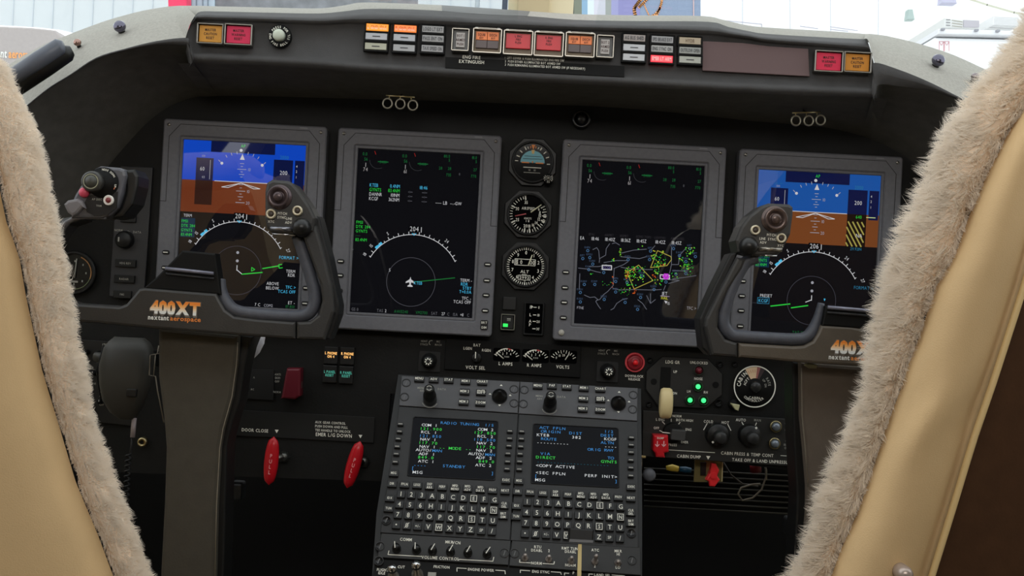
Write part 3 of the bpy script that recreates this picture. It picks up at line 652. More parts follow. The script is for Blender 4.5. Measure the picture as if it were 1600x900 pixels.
t = T('altimeter', 'round altimeter reading near zero, below the airspeed gauge', 'gauge', IP, 821, 416); t.empty(); gauge_case(t, 33*k, k)
b = MB(); b.disc(0, 0, 30*k, 0.0045, GLSS, 36)
for i in range(50): tick(b, i*7.2, 25.5, 29, 1.2 if i % 5 else 1.9)
for i in range(10): a = (90-36*i)*D2R; b.text(str(i), 21*k*math.cos(a), 21*k*math.sin(a), 5.4*k, LEG, 0.005, sx=0.85)
b.box(-1*k, 6*k, 33*k, 10.5*k, 0.0046, 0.0050, LEG, r=1*k); b.box(-1*k, 6*k, 31*k, 8.5*k, 0.0046, 0.0052, GLSS); b.text('S 0', -10*k, 6*k, 6*k, LEG, 0.0054, sx=0.8); b.text('00', 10.5*k, 6*k, 6.2*k, LEG, 0.0054, sx=0.85)
b.box(-14.5*k, 6*k, 4.6*k, 8*k, 0.005, 0.0053, LEGD)
b.text('ALT', -1*k, -8.5*k, 4.6*k, LEG, 0.005); b.text('IN.HG', -1*k, -13*k, 1.8*k, LEG, 0.005)
b.box(-1*k, -18*k, 19*k, 8*k, 0.0046, 0.0050, LEG); b.box(-1*k, -18*k, 17.4*k, 6.4*k, 0.0046, 0.0052, GLSS); b.text('2992', -1*k, -18*k, 4.4*k, LEG, 0.0054, sx=1.1)
t.part('dial', b)
b = MB(); b.tube([(4.5*k, 1.5*k, 0.007), (9.5*k, 18*k, 0.007)], [1.5*k, 0.8*k], mat((230, 226, 200), 0.5), 6); t.part('pointer', b)

t = T('indicator_button', 'square silver framed button with a small green light, under the altimeter', 'button', IP, 793.5, 503); k = t.s; t.empty()
b = MB(); b.frame(rrect(0, 0, 22*k, 25*k, 1*k), rrect(0, 0, 19*k, 22*k, 0.6*k), 0.0, 0.010, STEEL, 0.001); t.part('frame', b)
b = MB(); b.box(0, 0, 18*k, 21*k, 0.0, 0.008, BLK2, r=0.5*k, bev=0.0008); b.box(1.5*k, 5*k, 6*k, 2*k, 0.008, 0.0082, LEGD); b.box(1.5*k, 2.4*k, 6*k, 1*k, 0.008, 0.0082, LEGD); t.part('cap', b)
b = MB(); b.box(-3.5*k, -5*k, 7.5*k, 5*k, 0.0075, 0.0087, E(50, 225, 90, k=1.5)); t.part('green_light', b)
t = T('blank_cover', 'small square black blank cover above the green lit button', 'cover plate', IP, 796, 474); t.mesh(MB().box(0, 0, 21*k, 20*k, 0, 0.004, BLK2, bev=0.0008))
t = T('flap_indicator', 'tall narrow flap position indicator with white scale marks', 'gauge', IP, 834, 498); t.empty()
b = MB(); b.frame(rrect(0, 0, 32*k, 52*k, 2*k), rrect(0, 0, 26*k, 46*k, 1*k), 0, 0.006, BLK2, 0.001); t.part('case', b)
b = MB(); b.box(0, 0, 26.5*k, 46.5*k, 0, 0.003, GLSS)
for y, tt, c in ((18, '0', 'F'), (6, '10', 'L'), (-4, '20', 'A'), (-15.5, '30', '')):
    b.box(1*k, y*k, 5*k, 1.2*k, 0.003, 0.0033, LEG); b.text(tt, 7*k, y*k, 4*k, LEG, 0.0033, sx=0.8); b.text(c, -5.5*k, y*k, 4.6*k, LEG, 0.0033)
b.text('P', -5.5*k, -9.5*k, 4.6*k, LEG, 0.0033); b.poly([(-5*k, 21*k), (-5*k, 15*k), (-2*k, 19*k)], 0.0034, LEG); t.part('dial', b)
t = T('warning_horn', 'round black knob under the hood above the third screen', 'knob', IP, 908, 187); t.empty()
b = MB(); b.lathe(0, 0, [(15*k, 0), (15*k, 0.006), (11.5*k, 0.010), (11*k, 0.006), (5*k, 0.005)], mat((34, 34, 36), 0.25, spec=0.6), 28); t.part('housing', b)
b = MB(); b.lathe(0, 0, [(7*k, 0.0055), (6.5*k, 0.010), (2.5*k, 0.012)], mat((46, 46, 48), 0.3, spec=0.6), 20); t.part('cap', b)

# ------------------------------------------------------------------ annunciator face
AF = FP(1.338); AF.O = Vector((0, 1.338, CZ))
def lampcap(t, k, w, h, col, lines, th, tm, z=0.009, lit=None, shade=0.35):
    b = MB(); b.box(0, 0, w*k, h*k, 0, z, lit or mat(col, 0.4, spec=0.3), r=0.6*k, bev=0.0006)
    n = len(lines)
    for i, c in enumerate(lines): b.text(c, 0, ((n-1)/2-i)*th*1.55*k, th*k, tm, z+0.0003, sx=0.72, bold=0.02)
    return b
def framed(name, label, cat, px, py, w, h, col, lines, th, group=None, tm=None, wall=1.7, lit=None):
    t = T(name, label, cat, AF, px, py, group); k = t.s; t.empty()
    b = MB(); b.frame(rrect(0, 0, w*k, h*k, 0.8*k), rrect(0, 0, (w-2*wall)*k, (h-2*wall)*k, 0.5*k), 0, 0.012, STEEL if wall > 1 else BLK2, 0.0012); t.part('frame', b)
    t.part('lens', lampcap(t, k, w-2*wall-2.4, h-2*wall-2.4, col, lines, th, tm or mat((40, 20, 18), 0.6), lit=lit)); return t
MC = ('MASTER', 'CAUTION', 'RESET'); MW = ('MASTER', 'WARNING', 'RESET')
framed('master_caution_light', 'amber MASTER CAUTION push light at the left end of the glareshield', 'warning light', 332, 55.5, 41, 31.5, (196, 138, 58), MC, 4.0)
framed('master_warning_light', 'red MASTER WARNING push light at the left end of the glareshield', 'warning light', 375.5, 57, 43, 32.5, (206, 48, 84), MW, 4.0)
framed('master_warning_light', 'red MASTER WARNING push light at the right end of the glareshield', 'warning light', 1291.5, 98.5, 44, 33, (206, 44, 74), MW, 4.0)
framed('master_caution_light', 'amber MASTER CAUTION push light at the right end of the glareshield', 'warning light', 1336, 100, 43, 32, (188, 122, 42), MC, 4.0)
BT = mat((178, 172, 168), 0.5)
def bottle(label, px, py, n):
    t = T('fire_bottle_switch', label, 'push switch', AF, px, py, 'fire bottle switches'); k = t.s; t.empty()
    b = MB(); b.frame(rrect(0, 0, 27*k, 35*k, 0.8*k), rrect(0, 0, 24*k, 32*k, 0.5*k), 0, 0.012, STEEL, 0.001); t.part('frame', b)
    b = MB(); b.box(0, 0, 23*k, 31*k, 0, 0.007, mat((112, 112, 112), 0.5), bev=0.0006); b.box(0, 0, 14*k, 23*k, 0.007, 0.0095, BT, bev=0.0005)
    for i, c in enumerate(('BOT '+n, 'ARMED', 'PUSH')): b.text(c, 0, (6.5-6.5*i)*k, 4*k, mat((60, 30, 28), 0.6), 0.0097, sx=0.68, bold=0.02)
    t.part('cap', b)
bottle('silver BOT 1 ARMED PUSH switch left of the orange lights', 720, 65, '1'); bottle('silver BOT 2 ARMED PUSH switch right of the orange lights', 944.5, 75.5, '2')
def guardlight(name, label, px, py, w, h, red, lines, group):
    t = T(name, label, 'warning light', AF, px, py, group); k = t.s; t.empty()
    b = MB(); b.frame(rrect(0, 0, w*k, h*k, 1.5*k), rrect(0, 0, (w-3.4)*k, (h-3.4)*k, 1*k), 0, 0.013, STEEL, 0.0012)
    for sx in (-1, 1): b.tube([(sx*(w/2-3)*k, (h/2+0.5)*k, 0.010), (sx*(w/2-8)*k, (h/2+0.5)*k, 0.010)], 1.7*k, STEEL, 8)
    b.box(0, (h/2-0.2)*k, (w-18)*k, 1.6*k, 0.008, 0.013, STEEL); t.part('guard', b)
    b = MB()
    if red:
        b.box(0, 0.5*k, (w-5)*k, (h-5)*k, 0, 0.006, mat((128, 112, 94), 0.5)); b.box(0, 3*k, (w-8)*k, (h-15)*k, 0.006, 0.0095, mat((200, 38, 50), 0.35), bev=0.0005)
        for i, c in enumerate(lines): b.text(c, 0, (3+7.5-5*i)*k, 3.4*k, mat((74, 16, 20), 0.6), 0.0098, sx=0.75, bold=0.02)
    else:
        b.box(0, 0.5*k, (w-5)*k, (h-5)*k, 0, 0.006, mat((140, 124, 104), 0.5))
        for sx in (-1, 1):
            b.box(sx*(w-9)/4*k, 8*k, (w-9)/2*k-0.6*k, 13*k, 0.006, 0.0095, mat((240, 132, 74), 0.4), bev=0.0004); b.text('DISCH' if sx > 0 else 'SQUIB', sx*(w-9)/4*k, 9.6*k, 4*k, mat((92, 40, 24), 0.6), 0.0098, sx=0.66, bold=0.02); b.text('BOT', sx*(w-9)/4*k, 4.6*k, 3*k, mat((92, 40, 24), 0.6), 0.0098, sx=0.66, bold=0.02)
            b.box(sx*(w-9)/4*k, -5*k, (w-9)/2*k-0.6*k, 12*k, 0.006, 0.0095, mat((92, 80, 80), 0.4), bev=0.0004)
    t.part('lens', b)
guardlight('fire_test_light', 'orange and grey split light next to the BOT 1 switch', 761.5, 67, 45, 38, False, (), 'orange split lights')
guardlight('engine_fire_light', 'left of the two square red ENG FIRE PUSH lights', 809.5, 70, 46, 38, True, ('L ENG', 'FIRE', 'PUSH'), 'red engine fire lights')
guardlight('engine_fire_light', 'right of the two square red ENG FIRE PUSH lights', 857, 72.5, 46, 38, True, ('R ENG', 'FIRE', 'PUSH'), 'red engine fire lights')
guardlight('fire_test_light', 'orange and grey split light next to the BOT 2 switch', 905.5, 73.5, 46, 38, False, (), 'orange split lights')
def ann(px, py, txt, col, label, lit=0, tcol=(60, 62, 66)):
    t = T('annunciator_light', label, 'annunciator light', AF, px, py, 'small annunciator lights on the glareshield'); k = t.s; t.empty()
    b = MB(); b.frame(rrect(0, -0.6*k, 39*k, 16*k, 0.5*k), rrect(0, 0, 35*k, 11.5*k, 0.5*k), 0, 0.007, VBLK, 0.0005); t.part('frame', b)
    m = mat(col, 0.25, emit=lit) if lit else mat(col, 0.35, spec=0.5)
    b = MB(); b.box(0, 0, 34*k, 10.5*k, 0, 0.0062, m, bev=0.0005)
    if txt == '-': b.box(0, 0, 12*k, 1.3*k, 0.0062, 0.0066, mat(tcol, 0.6))
    else: hw = min(15.0, len(txt)*1.75)*k; b.fit(txt, -hw, hw, 0, 5.4*k, mat(tcol, 0.6) if not lit else E(*tcol), 0.0066, gap=0.1, bold=0.02)
    t.part('lens', b)
GL, GL2 = (160, 161, 163), (176, 178, 184)
ann(590.5, 44.5, 'L GND IDLE', (255, 150, 40), 'lit orange L GND IDLE light, left half of the glareshield', 1.2, (190, 84, 20))
ann(589, 58.5, '-', GL2, 'blank white annunciator directly under the lit L GND IDLE light'); ann(588, 74, '-', (172, 172, 152), 'blank yellowish annunciator at the bottom of the leftmost column')
ann(634, 46.5, 'R GND IDLE', (255, 128, 52), 'lit orange R GND IDLE light, left half of the glareshield', 1.15, (196, 76, 30))
ann(632.5, 60.5, '-', GL2, 'blank white annunciator directly under the lit R GND IDLE light'); ann(632, 76.5, '-', GL, 'blank white annunciator at the bottom, second column from the left')
ann(677, 47.5, 'LOGO LT EXT', (148, 148, 149), 'grey LOGO LT EXT annunciator at the top of the third column'); ann(677, 62, 'PASS ENT ON', (150, 150, 151), 'grey PASS ENT ON annunciator, middle of the third column'); ann(676, 77.5, 'TAXI SPEED ON', (152, 152, 154), 'grey annunciator at the bottom of the third column')
ann(990.5, 61, 'AG BUS SHED', (154, 144, 140), 'grey AG BUS SHED annunciator right of the BOT 2 switch'); ann(990, 76, '-', (186, 188, 192), 'blank white annunciator, middle, just right of the BOT 2 switch'); ann(989.5, 91, '-', (186, 188, 192), 'blank white annunciator, bottom, just right of the BOT 2 switch')
ann(1034, 63.5, 'SPD BRAKE EXT', (150, 150, 152), 'grey SPD BRAKE EXT annunciator above ENG SYNC ON'); ann(1033.5, 78, 'ENG SYNC ON', (164, 164, 162), 'grey ENG SYNC ON annunciator above the lit red one'); ann(1033, 93.5, 'EMER LT ARM', (255, 62, 78), 'lit red annunciator right of the fire lights', 1.05, (150, 20, 36))
ann(1077, 65.5, 'HYDR', (172, 156, 132), 'beige annunciator, top, next to the brown plate', tcol=(120, 100, 80)); ann(1077, 80.5, 'OUTFLOW OPEN', (150, 152, 148), 'grey annunciator, middle, next to the brown plate'); ann(1077, 95, '-', (166, 168, 158), 'blank pale annunciator, bottom, next to the brown plate')
t = T('blank_plate', 'plain brownish mauve blank plate between the annunciators and the right warning lights', 'blank plate', AF, 1180, 92); k = t.s
t.mesh(MB().slab(t.qs([(1097, 65), (1160, 68), (1200, 73), (1262, 77), (1264, 120), (1097, 111)]), 0, 0.003, mat((110, 92, 92), 0.8, spec=0.1), bev=0.0006))
t = T('placard_plate', 'black placard with the ENG FIRE EXTINGUISH instructions', 'placard', AF, 827, 84); k = t.s
b = MB(); b.slab(t.qs([(696, 90), (975, 104), (975, 121), (696, 107)]), -0.001, 0.0035, VBLK)
x, y = t.q(737, 90.5); b.text('ENG FIRE', x, y, 5*k, LEG, 0.0038, sx=0.9); x, y = t.q(737, 97.5); b.text('EXTINGUISH', x, y, 5*k, LEG, 0.0038, sx=0.9)
for i, c in enumerate(('1  LIFT COVER & PUSH ILLUMINATED ENG FIRE SW', '2  PUSH EITHER ILLUMINATED BOT ARMED SW', '3  PUSH REMAINING ILLUMINATED BOT ARMED SW (IF NECESSARY)')):
    x, y = t.q(789, 91+5.4*i); b.text(c, x, y, 3.6*k, LEG, 0.0038, al='l', sx=0.72)
t.mesh(b)
t = T('fire_bell_button', 'round cream push button ringed by PRESS FOR FIRE BELL lettering', 'push button', AF, 438.5, 58); k = t.s; t.empty()
b = MB(); b.lathe(0, 0, [(18*k, 0), (18*k, 0.005), (17*k, 0.006), (10.5*k, 0.006)], VBLK, 32); b.arctext('PRESS FOR', 0, 0, 14*k, 88, 3.6*k, LEG, 0.0064, pitch=0.92); b.arctext('ENG FIRE BELL SIL', 0, 0, 14.5*k, 270, 3.6*k, LEG, 0.0064, flip=True, pitch=0.86); t.part('bezel', b)
b = MB(); b.lathe(0, 0, [(9.3*k, 0.005), (9.3*k, 0.012), (8*k, 0.0145), (3*k, 0.0152)], mat((190, 196, 180), 0.4), 28); t.part('cap', b)

# ------------------------------------------------------------------ things on the hood
def rings(label, px, py, cs, bar):
    t = T('air_outlet_rings', label, 'rings', FP(1.415), px, py, 'triple ring fittings under the hood'); k = t.s; t.empty()
    wm = mat((150, 146, 132), 0.35, metal=0.7)
    for cx, cy in cs:
        x, y = t.q(cx, cy); b = MB(); b.tube([(x+7.2*k*math.cos(a*math.pi/10), y+7.6*k*math.sin(a*math.pi/10), 0) for a in range(21)], 1.5*k, wm, 8, caps=False); t.part('ring', b)
    b = MB(); p, q_ = t.q(*bar[0]), t.q(*bar[1]); b.tube([(p[0], p[1], 0), (q_[0], q_[1], 0)], 1.3*k, BRASS, 8)
    for f in (0.12, 0.5, 0.88): x = p[0]+(q_[0]-p[0])*f; y = p[1]+(q_[1]-p[1])*f; b.tube([(x, y, 0), (x, y-5*k, 0)], 0.8*k, BRASS, 6)
    b.tube([((p[0]+q_[0])/2, (p[1]+q_[1])/2, 0), ((p[0]+q_[0])/2, (p[1]+q_[1])/2+6*k, -0.016)], 1.5*k, VBLK, 6); t.part('bracket', b, label='brass coloured bar')
rings('three small metal rings hanging under the hood above the second screen', 626, 160, ((605.5, 161.5), (625.5, 162.5), (645, 164.5)), ((603, 149), (648, 152)))
rings('three small metal rings hanging under the hood above the rightmost screen', 1262, 187, ((1243.5, 188.5), (1263.5, 188.5), (1282, 187.5)), ((1238, 176.5), (1282, 175)))
def hoodknob(label, px, py, r, d, col=(96, 94, 108), group='round studs on the glareshield edge', name='dimmer_knob'):
    t = T(name, label, 'knob', Plane(pt(px, py, d), V=(0, 0.5, 0.87)), px, py, group); k = t.s; t.empty()
    b = MB(); b.lathe(0, 0, [(r*0.6*k, -0.010), (r*0.55*k, r*0.8*k)], BLK2, 16); t.part('stem', b)
    b = MB(); b.lathe(0, 0, [(r*0.8*k, r*0.6*k), (r*k, r*1.0*k), (r*0.95*k, r*1.5*k), (r*0.6*k, r*1.9*k), (0.1*r*k, r*1.95*k)], mat(col, 0.15, metal=0.8), 24); t.part('cap', b)
hoodknob('round dark chrome stud on the left part of the grey edge', 190, 49, 9.5, 1.375); hoodknob('small stud beside the long dark grey handle', 123, 71, 6, 1.375, (150, 120, 110))
hoodknob('round dark chrome stud on the right part of the grey edge', 1462, 102, 10, 1.375); hoodknob('small stud on the far right of the grey edge', 1521, 125, 6.5, 1.375, (130, 120, 120)); hoodknob('large dark knob half hidden by the right seat fleece', 1550, 140, 14, 1.365)
t = T('padded_handle', 'long dark grey padded grab handle lying on the left of the glareshield edge', 'handle', FP(1.262), 65, 100); k = t.s; t.empty()
b = MB(); p = [t.q(6, 130), t.q(60, 94), t.q(94, 72)]
b.tube([(p[0][0], p[0][1], 0), (p[1][0], p[1][1], 0), (p[2][0], p[2][1], 0), (p[2][0]+5*k, p[2][1]+2*k, 0)], [13*k, 14*k, 13*k, 7*k], mat((84, 88, 98), 0.4, noise=0.05), 16, ell=0.8)
t.part('pad', b)
b = MB(); b.tube([(*t.q(8, 140), -0.012), (*t.q(65, 101), -0.012), (*t.q(98, 79), -0.012), (*t.q(105, 75), -0.014)], [14*k, 15*k, 14*k, 8*k], BLK2, 12, ell=1.1)  # black tube paints in the handle's shaded underside below the lit grey top
t.part('shaded_underside', b)
b = MB()
for px_, py_ in ((40, 112), (88, 82)): b.tube([t.w(pt(px_, py_, 1.27)), t.w(pt(px_, py_, 1.40))], 5*k, BLK2, 8)
t.part('bracket', b)
# ------------------------------------------------------------------ lower panel
LP = FP(1.502)
def panel_thing(name, label, cat, px, py, group=None, plane=None):
    t = T(name, label, cat, plane or LP, px, py, group); t.empty(); return t
def txt(t, b, c, px, py, h, m=None, z=0.0005, al='c', sx=0.85, bold=0.014, ang=0.0): x, y = t.q(px, py); b.text(c, x, y, h*t.s, m or LEG, z, al, sx, ang=ang, bold=bold)
# electrical meter box
t = panel_thing('electrical_meter_panel', 'black panel with L AMPS, R AMPS and VOLTS meters above the keypads', 'meter panel', 801, 558); k = t.s
b = MB(); b.slab(t.qs([(697, 527), (908, 541), (906, 590), (694, 577)]), 0, 0.004, VBLK, 0.0008)
for c, x, y, h in (('VOLT SEL', 743, 574, 5.2), ('BAT', 745.5, 539, 4.4), ('LGEN', 731, 544, 4.2), ('RGEN', 760, 547, 4.2), ('L AMPS', 790, 568, 5), ('R AMPS', 834.5, 570.5, 5), ('VOLTS', 879, 573, 5)): txt(t, b, c, x, y, h, z=0.0043)
t.part('face_plate', b)
for nm, cx, cy, pa, marks in (('ammeter', 791.5, 558, 140, ('', '2', '3', '4', '')), ('ammeter', 836.5, 560, 140, ('', '2', '3', '4', '')), ('voltmeter', 880, 561, 62, ('0', '10', '20', '', ''))):
    b = MB(); x, y = t.q(cx, cy); b.box(x, y+4*k, 42*k, 20*k, 0.0035, 0.0046, GLSS, r=3*k)
    for i in range(11): a = (150-12*i)*D2R; r0 = 17*k if i % 2 else 15.5*k; b.line([(x+r0*math.cos(a)*1.1, y-6*k+r0*math.sin(a)), (x+20*k*math.cos(a)*1.1, y-6*k+20*k*math.sin(a))], 1.0*k, 0.0048, LEG)
    if nm == 'ammeter':
        b.ring(x, y-6*k, 18.6*k, 20.2*k, 0.0049, LEG, 20, 60, 150); b.ring(x, y-6*k, 18.6*k, 20.2*k, 0.005, mat((190, 40, 40), 0.5), 8, 70, 86); b.text('X100', x, y+1*k, 2.6*k, LEGD, 0.0048)
    for i, c in enumerate(marks):
        a = (140-25*i)*D2R; b.text(c, x+12.5*k*math.cos(a)*1.15, y-6*k+12.5*k*math.sin(a), 3.6*k, LEG, 0.0048, sx=0.8)
    o = t.part(nm, b)
    a = pa*D2R; b2 = MB(); b2.tube([(x+6*k*math.cos(a), y-6*k+6*k*math.sin(a), 0.0055), (x+19*k*math.cos(a), y-6*k+18*k*math.sin(a), 0.0055)], 0.9*k, mat((230, 228, 215), 0.5), 6); t.part('pointer', b2, parent=o)
b = MB(); x, y = t.q(745, 558); b.lathe(x, y, [(8*k, 0.004), (7.5*k, 0.012), (6*k, 0.013)], BLK2, 20); b.box(x, y+1*k, 4*k, 14*k, 0.012, 0.020, BLK2, r=1.5*k, bev=0.001); b.box(x-1.5*k, y+4.5*k, 1.3*k, 10*k, 0.020, 0.0204, LEG); t.part('selector_knob', b)
# two dimmer knobs either side
def dim(label, px, py, tx, ty):
    t = panel_thing('rotary_knob', label, 'knob', px, py, 'black rotary knobs beside the meters'); k = t.s
    b = MB(); b.box(0, 0, 34*k, 32*k, 0, 0.0015, mat((26, 26, 26), 0.6), r=2*k, bev=0.0004)
    for (dx, dy, c) in ((-10, 2.5, 'HDNT'), (-10, -2.5, 'SYNCD'), (12, 3, 'MIC'), (12, -2, 'MACH')): x, y = t.q(tx, ty); b.text(c, x+dx*k, y+dy*k, 3.0*k, LEGD, 0.0018, sx=0.8)
    x, y = t.q(tx, ty); b.ring(x+1*k, y+0.5*k, 3*k, 4*k, 0.0018, LEGD, 12, 60, 250)
    t.part('base_plate', b)
    b = MB(); b.lathe(0, 2*k, [(12*k, 0), (11.5*k, 0.012), (9*k, 0.014), (8.5*k, 0.022), (7*k, 0.024)], BLK2, 28)
    for i in range(8): a = (i*45+10)*D2R; b.box(4.3*k*math.cos(a), 2*k+4.3*k*math.sin(a), 2.6*k, 1.7*k, 0.0235, 0.0244, LEG, ang=a)
    t.part('knob', b)
dim('round black knob with a ring of light marks, left of the VOLT SEL switch', 671, 565, 673, 536); dim('round black knob with a ring of light marks, right of the VOLTS meter', 949, 581, 950, 550.5)
t = panel_thing('downlock_release_button', 'large round red DOWNLOCK RELEASE button', 'button', 991.5, 566)
k = t.s; b = MB(); b.lathe(0, 0, [(15.5*k, 0), (15.5*k, 0.004), (14.6*k, 0.0055), (13.4*k, 0.0055), (12.5*k, 0.004)], mat((232, 84, 92), 0.4), 32); t.part('collar', b)
b = MB(); b.lathe(0, 0, [(12.6*k, 0), (12.4*k, 0.007), (9*k, 0.010), (7*k, 0.0085), (5*k, 0.011), (0.4*k, 0.0125)], mat((140, 26, 38), 0.3), 28); b.lathe(0, 0, [(4.2*k, 0.011), (3.6*k, 0.0135), (0.4*k, 0.014)], mat((226, 30, 36), 0.3), 20); t.part('cap', b, label='glossy red cap')
b = MB(); txt(t, b, 'DOWNLOCK', 991, 587.5, 3.6); txt(t, b, 'RELEASE', 991, 592.5, 3.6); t.part('lettering', b)
# gear panel
t = panel_thing('landing_gear_console', 'octagonal LDG GR panel with green and dark red lamps', 'landing gear panel', 1069, 598); k = t.s
octo = [(1010, 580), (1035, 557.5), (1105, 561), (1128, 585), (1127, 617), (1102, 637.5), (1028, 634), (1009, 608)]
GPM = mat((36, 35, 33), 0.55, bump=0.2)
b = MB(); b.slab(t.qs([(p[0]+(p[0]-1069)*0.03, p[1]+(p[1]-598)*0.04) for p in octo]), 0, 0.001, VBLK); b.slab(t.qs(octo), 0, 0.003, GPM, 0.0006)
b.slab(t.qs([(1032, 573), (1048, 574), (1046, 626), (1029, 625)]), 0.0025, 0.0033, VBLK)
for c, x, y, h in (('LDG GR', 1050.5, 565.5, 4.8), ('UP', 1054.5, 580.5, 4), ('UNLOCKED', 1091.5, 566.5, 4.0), ('NOSE', 1090.5, 591.5, 4.0), ('LH', 1075.5, 611, 3.8), ('RH', 1102, 612.5, 3.8), ('DN', 1054, 614, 3.6)): txt(t, b, c, x, y, h, z=0.0036)
for x, y in ((1117.5, 601), (1021, 596)): u, v = t.q(x, y); b.cyl(u, v, 5*k, 0.002, 0.0036, VBLK, 18)
t.part('face_plate', b)
for nm, x, y, m, m2 in (('red_lamp', 1091, 578.5, mat((84, 16, 30), 0.25), mat((120, 30, 44), 0.25)), ('green_lamp', 1089.5, 603.5, mat((20, 80, 40), 0.3), E(60, 255, 130, k=1.6)), ('green_lamp', 1077, 624.5, mat((20, 80, 40), 0.3), E(60, 255, 130, k=1.6)), ('green_lamp', 1098, 625, mat((20, 80, 40), 0.3), E(60, 255, 130, k=1.6))):
    b = MB(); u, v = t.q(x, y); b.frame(circ(u, v, 8*k, 24), circ(u, v, 6.2*k, 24), 0.002, 0.007, mat((70, 74, 66), 0.3, metal=0.6), 0.0008)
    b.lathe(u, v, [(6.2*k, 0.003), (5.8*k, 0.0055), (3.8*k, 0.007)], m, 20); b.lathe(u, v, [(3.9*k, 0.0068), (2.8*k, 0.0085), (1*k, 0.009)], m2, 16); t.part(nm, b)
t = panel_thing('landing_gear_lever', 'cream wheel shaped landing gear lever below the UP mark', 'lever', 1040.5, 630, plane=FP(1.475)); k = t.s
b = MB(); b.X = Matrix.Rotation(math.pi/2, 4, 'Y'); b.lathe(0, 0, [(16*k, -10*k), (22*k, -8.6*k), (24*k, -5*k), (24*k, 5*k), (22*k, 8.6*k), (16*k, 10*k)], mat((226, 206, 154), 0.4), 36); b.X = None
for i, v in enumerate(b.v): b.v[i] = (v[0], v[1], v[2]*0.55)
t.part('wheel_knob', b)
b = MB(); b.tube([(0, 0, -0.002), (0, 2*k, -0.026)], 4*k, STEEL, 10); t.part('stem', b)
# holes / dark screws on the panel
for i, (x, y, r, c) in enumerate(((1124.5, 569.5, 5.2, 'left of the two dark screws above the cabin controller dial'), (1148, 569.5, 4.6, 'right of the two dark screws above the cabin controller dial'), (1122.5, 629.5, 6.5, 'large dark screw at the lower right corner of the gear panel'), (1015.5, 563, 4.6, 'dark screw just right of the DOWNLOCK RELEASE button'), (1014, 632, 5.0, 'dark screw left of the cream gear lever'))):
    t = T('panel_screw', c, 'screw', LP, x, y, 'dark panel screws'); b = MB(); b.lathe(0, 0, [(r*t.s, -0.001), (r*t.s, 0.0016), (r*0.75*t.s, 0.002), (r*0.7*t.s, 0.0008)], VBLK, 18); b.box(0, 0, r*1.2*t.s, 1.2*t.s, 0.0006, 0.0014, mat((44, 44, 44), 0.5), ang=0.5); t.mesh(b)
# cabin controller
t = panel_thing('cabin_controller', 'round CABIN CONTROLLER dial with a white rim', 'dial', 1178, 603.5); k = t.s
b = MB(); b.lathe(0, 0, [(33*k, 0), (33*k, 0.004), (32*k, 0.005)], VBLK, 44); b.ring(0, 0, 31*k, 32.8*k, 0.0053, LEG, 48)
b.arctext('CABIN', 0, 0, 25*k, 153, 6*k, LEG, 0.0054, pitch=0.85); b.arctext('ACFT', 0, 0, 16*k, 152, 4*k, LEG, 0.0054, pitch=0.85)
b.arctext('RATE', 0, 0, 23*k, 22, 4*k, LEGD, 0.0054, pitch=0.9); b.arctext('UP DN', 0, 0, 17*k, 22, 3.2*k, LEGD, 0.0054, pitch=0.85)
b.arctext('CONTROLLER', 0, 0, 22*k, 268, 3.8*k, LEG, 0.0054, flip=True, pitch=0.86); b.text('CABIN', 0, -17.5*k, 3.8*k, LEG, 0.0054)
t.part('dial_face', b)
b = MB(); 
for a0, a1, m in ((86, 122, mat((226, 196, 160), 0.5)), (76, 86, mat((160, 100, 96), 0.5)), (62, 76, mat((60, 48, 50), 0.5))): b.ring(0, 0, 13*k, 30.5*k, 0.0056, m, 10, a0, a1)
for i in range(4): a = (92+8*i)*D2R; b.line([(22*k*math.cos(a), 22*k*math.sin(a)), (26*k*math.cos(a), 26*k*math.sin(a))], 0.8*k, 0.0058, mat((190, 130, 100), 0.5))
t.part('scale_window', b)
b = MB(); b.lathe(0, 0, [(9*k, 0.0053), (8.5*k, 0.012), (7*k, 0.014)], mat((34, 34, 34), 0.35), 28); t.part('knob', b)
t = panel_thing('small_indicator_lamp', 'small cream lamp below the cabin controller dial', 'lamp', 1148, 633); k = t.s
b = MB(); b.lathe(-2*k, 1*k, [(8.5*k, 0), (8*k, 0.003)], VBLK, 24); t.part('base', b)
b = MB(); b.slab([(-8*k, 3.5*k), (6*k, 1.5*k), (4*k, -7.5*k), (-1*k, -6*k), (-7*k, 1*k)], 0.002, 0.010, mat((196, 192, 150), 0.4), 0.001); t.part('lens', b)
# cabin pressure and temperature panel
t = panel_thing('cabin_pressure_panel', 'black CABIN PRESS & TEMP CONT panel under the gear panel', 'control panel', 1128, 685, plane=FP(1.500)); k = t.s
b = MB(); b.slab(t.qs([(1004, 641), (1246, 655), (1246, 729), (1003, 712)]), 0, 0.004, GPM, 0.0008)
for c, x, y, h in (('NORM', 1057, 649.5, 3.8), ('L ENG', 1031, 655, 3.8), ('BOTH HIGH', 1069, 656, 3.8), ('OFF', 1025, 668, 3.8), ('ENG', 1075, 670.5, 3.8), ('EMER', 1069, 690, 3.8), ('CABIN PRESS', 1042, 694, 3.8), ('COLD', 1106, 658, 4.2), ('HOT', 1132.5, 659.5, 4.2), ('AUTO', 1156.5, 655.5, 4.2), ('MAN', 1182.5, 656, 3.8)): txt(t, b, c, x, y, h, z=0.0044, m=LEG if c != 'MAN' else LEGD)
for c, x, y in (('CAB', 1229, 661), ('DEL', 1229, 666), ('OUT', 1229, 671), ('VENT', 1231, 689.5), ('BLOWER', 1232, 694.5), ('ON/OFF', 1232, 699.5)): txt(t, b, c, x, y, 3.2, z=0.0044, m=LEGD)
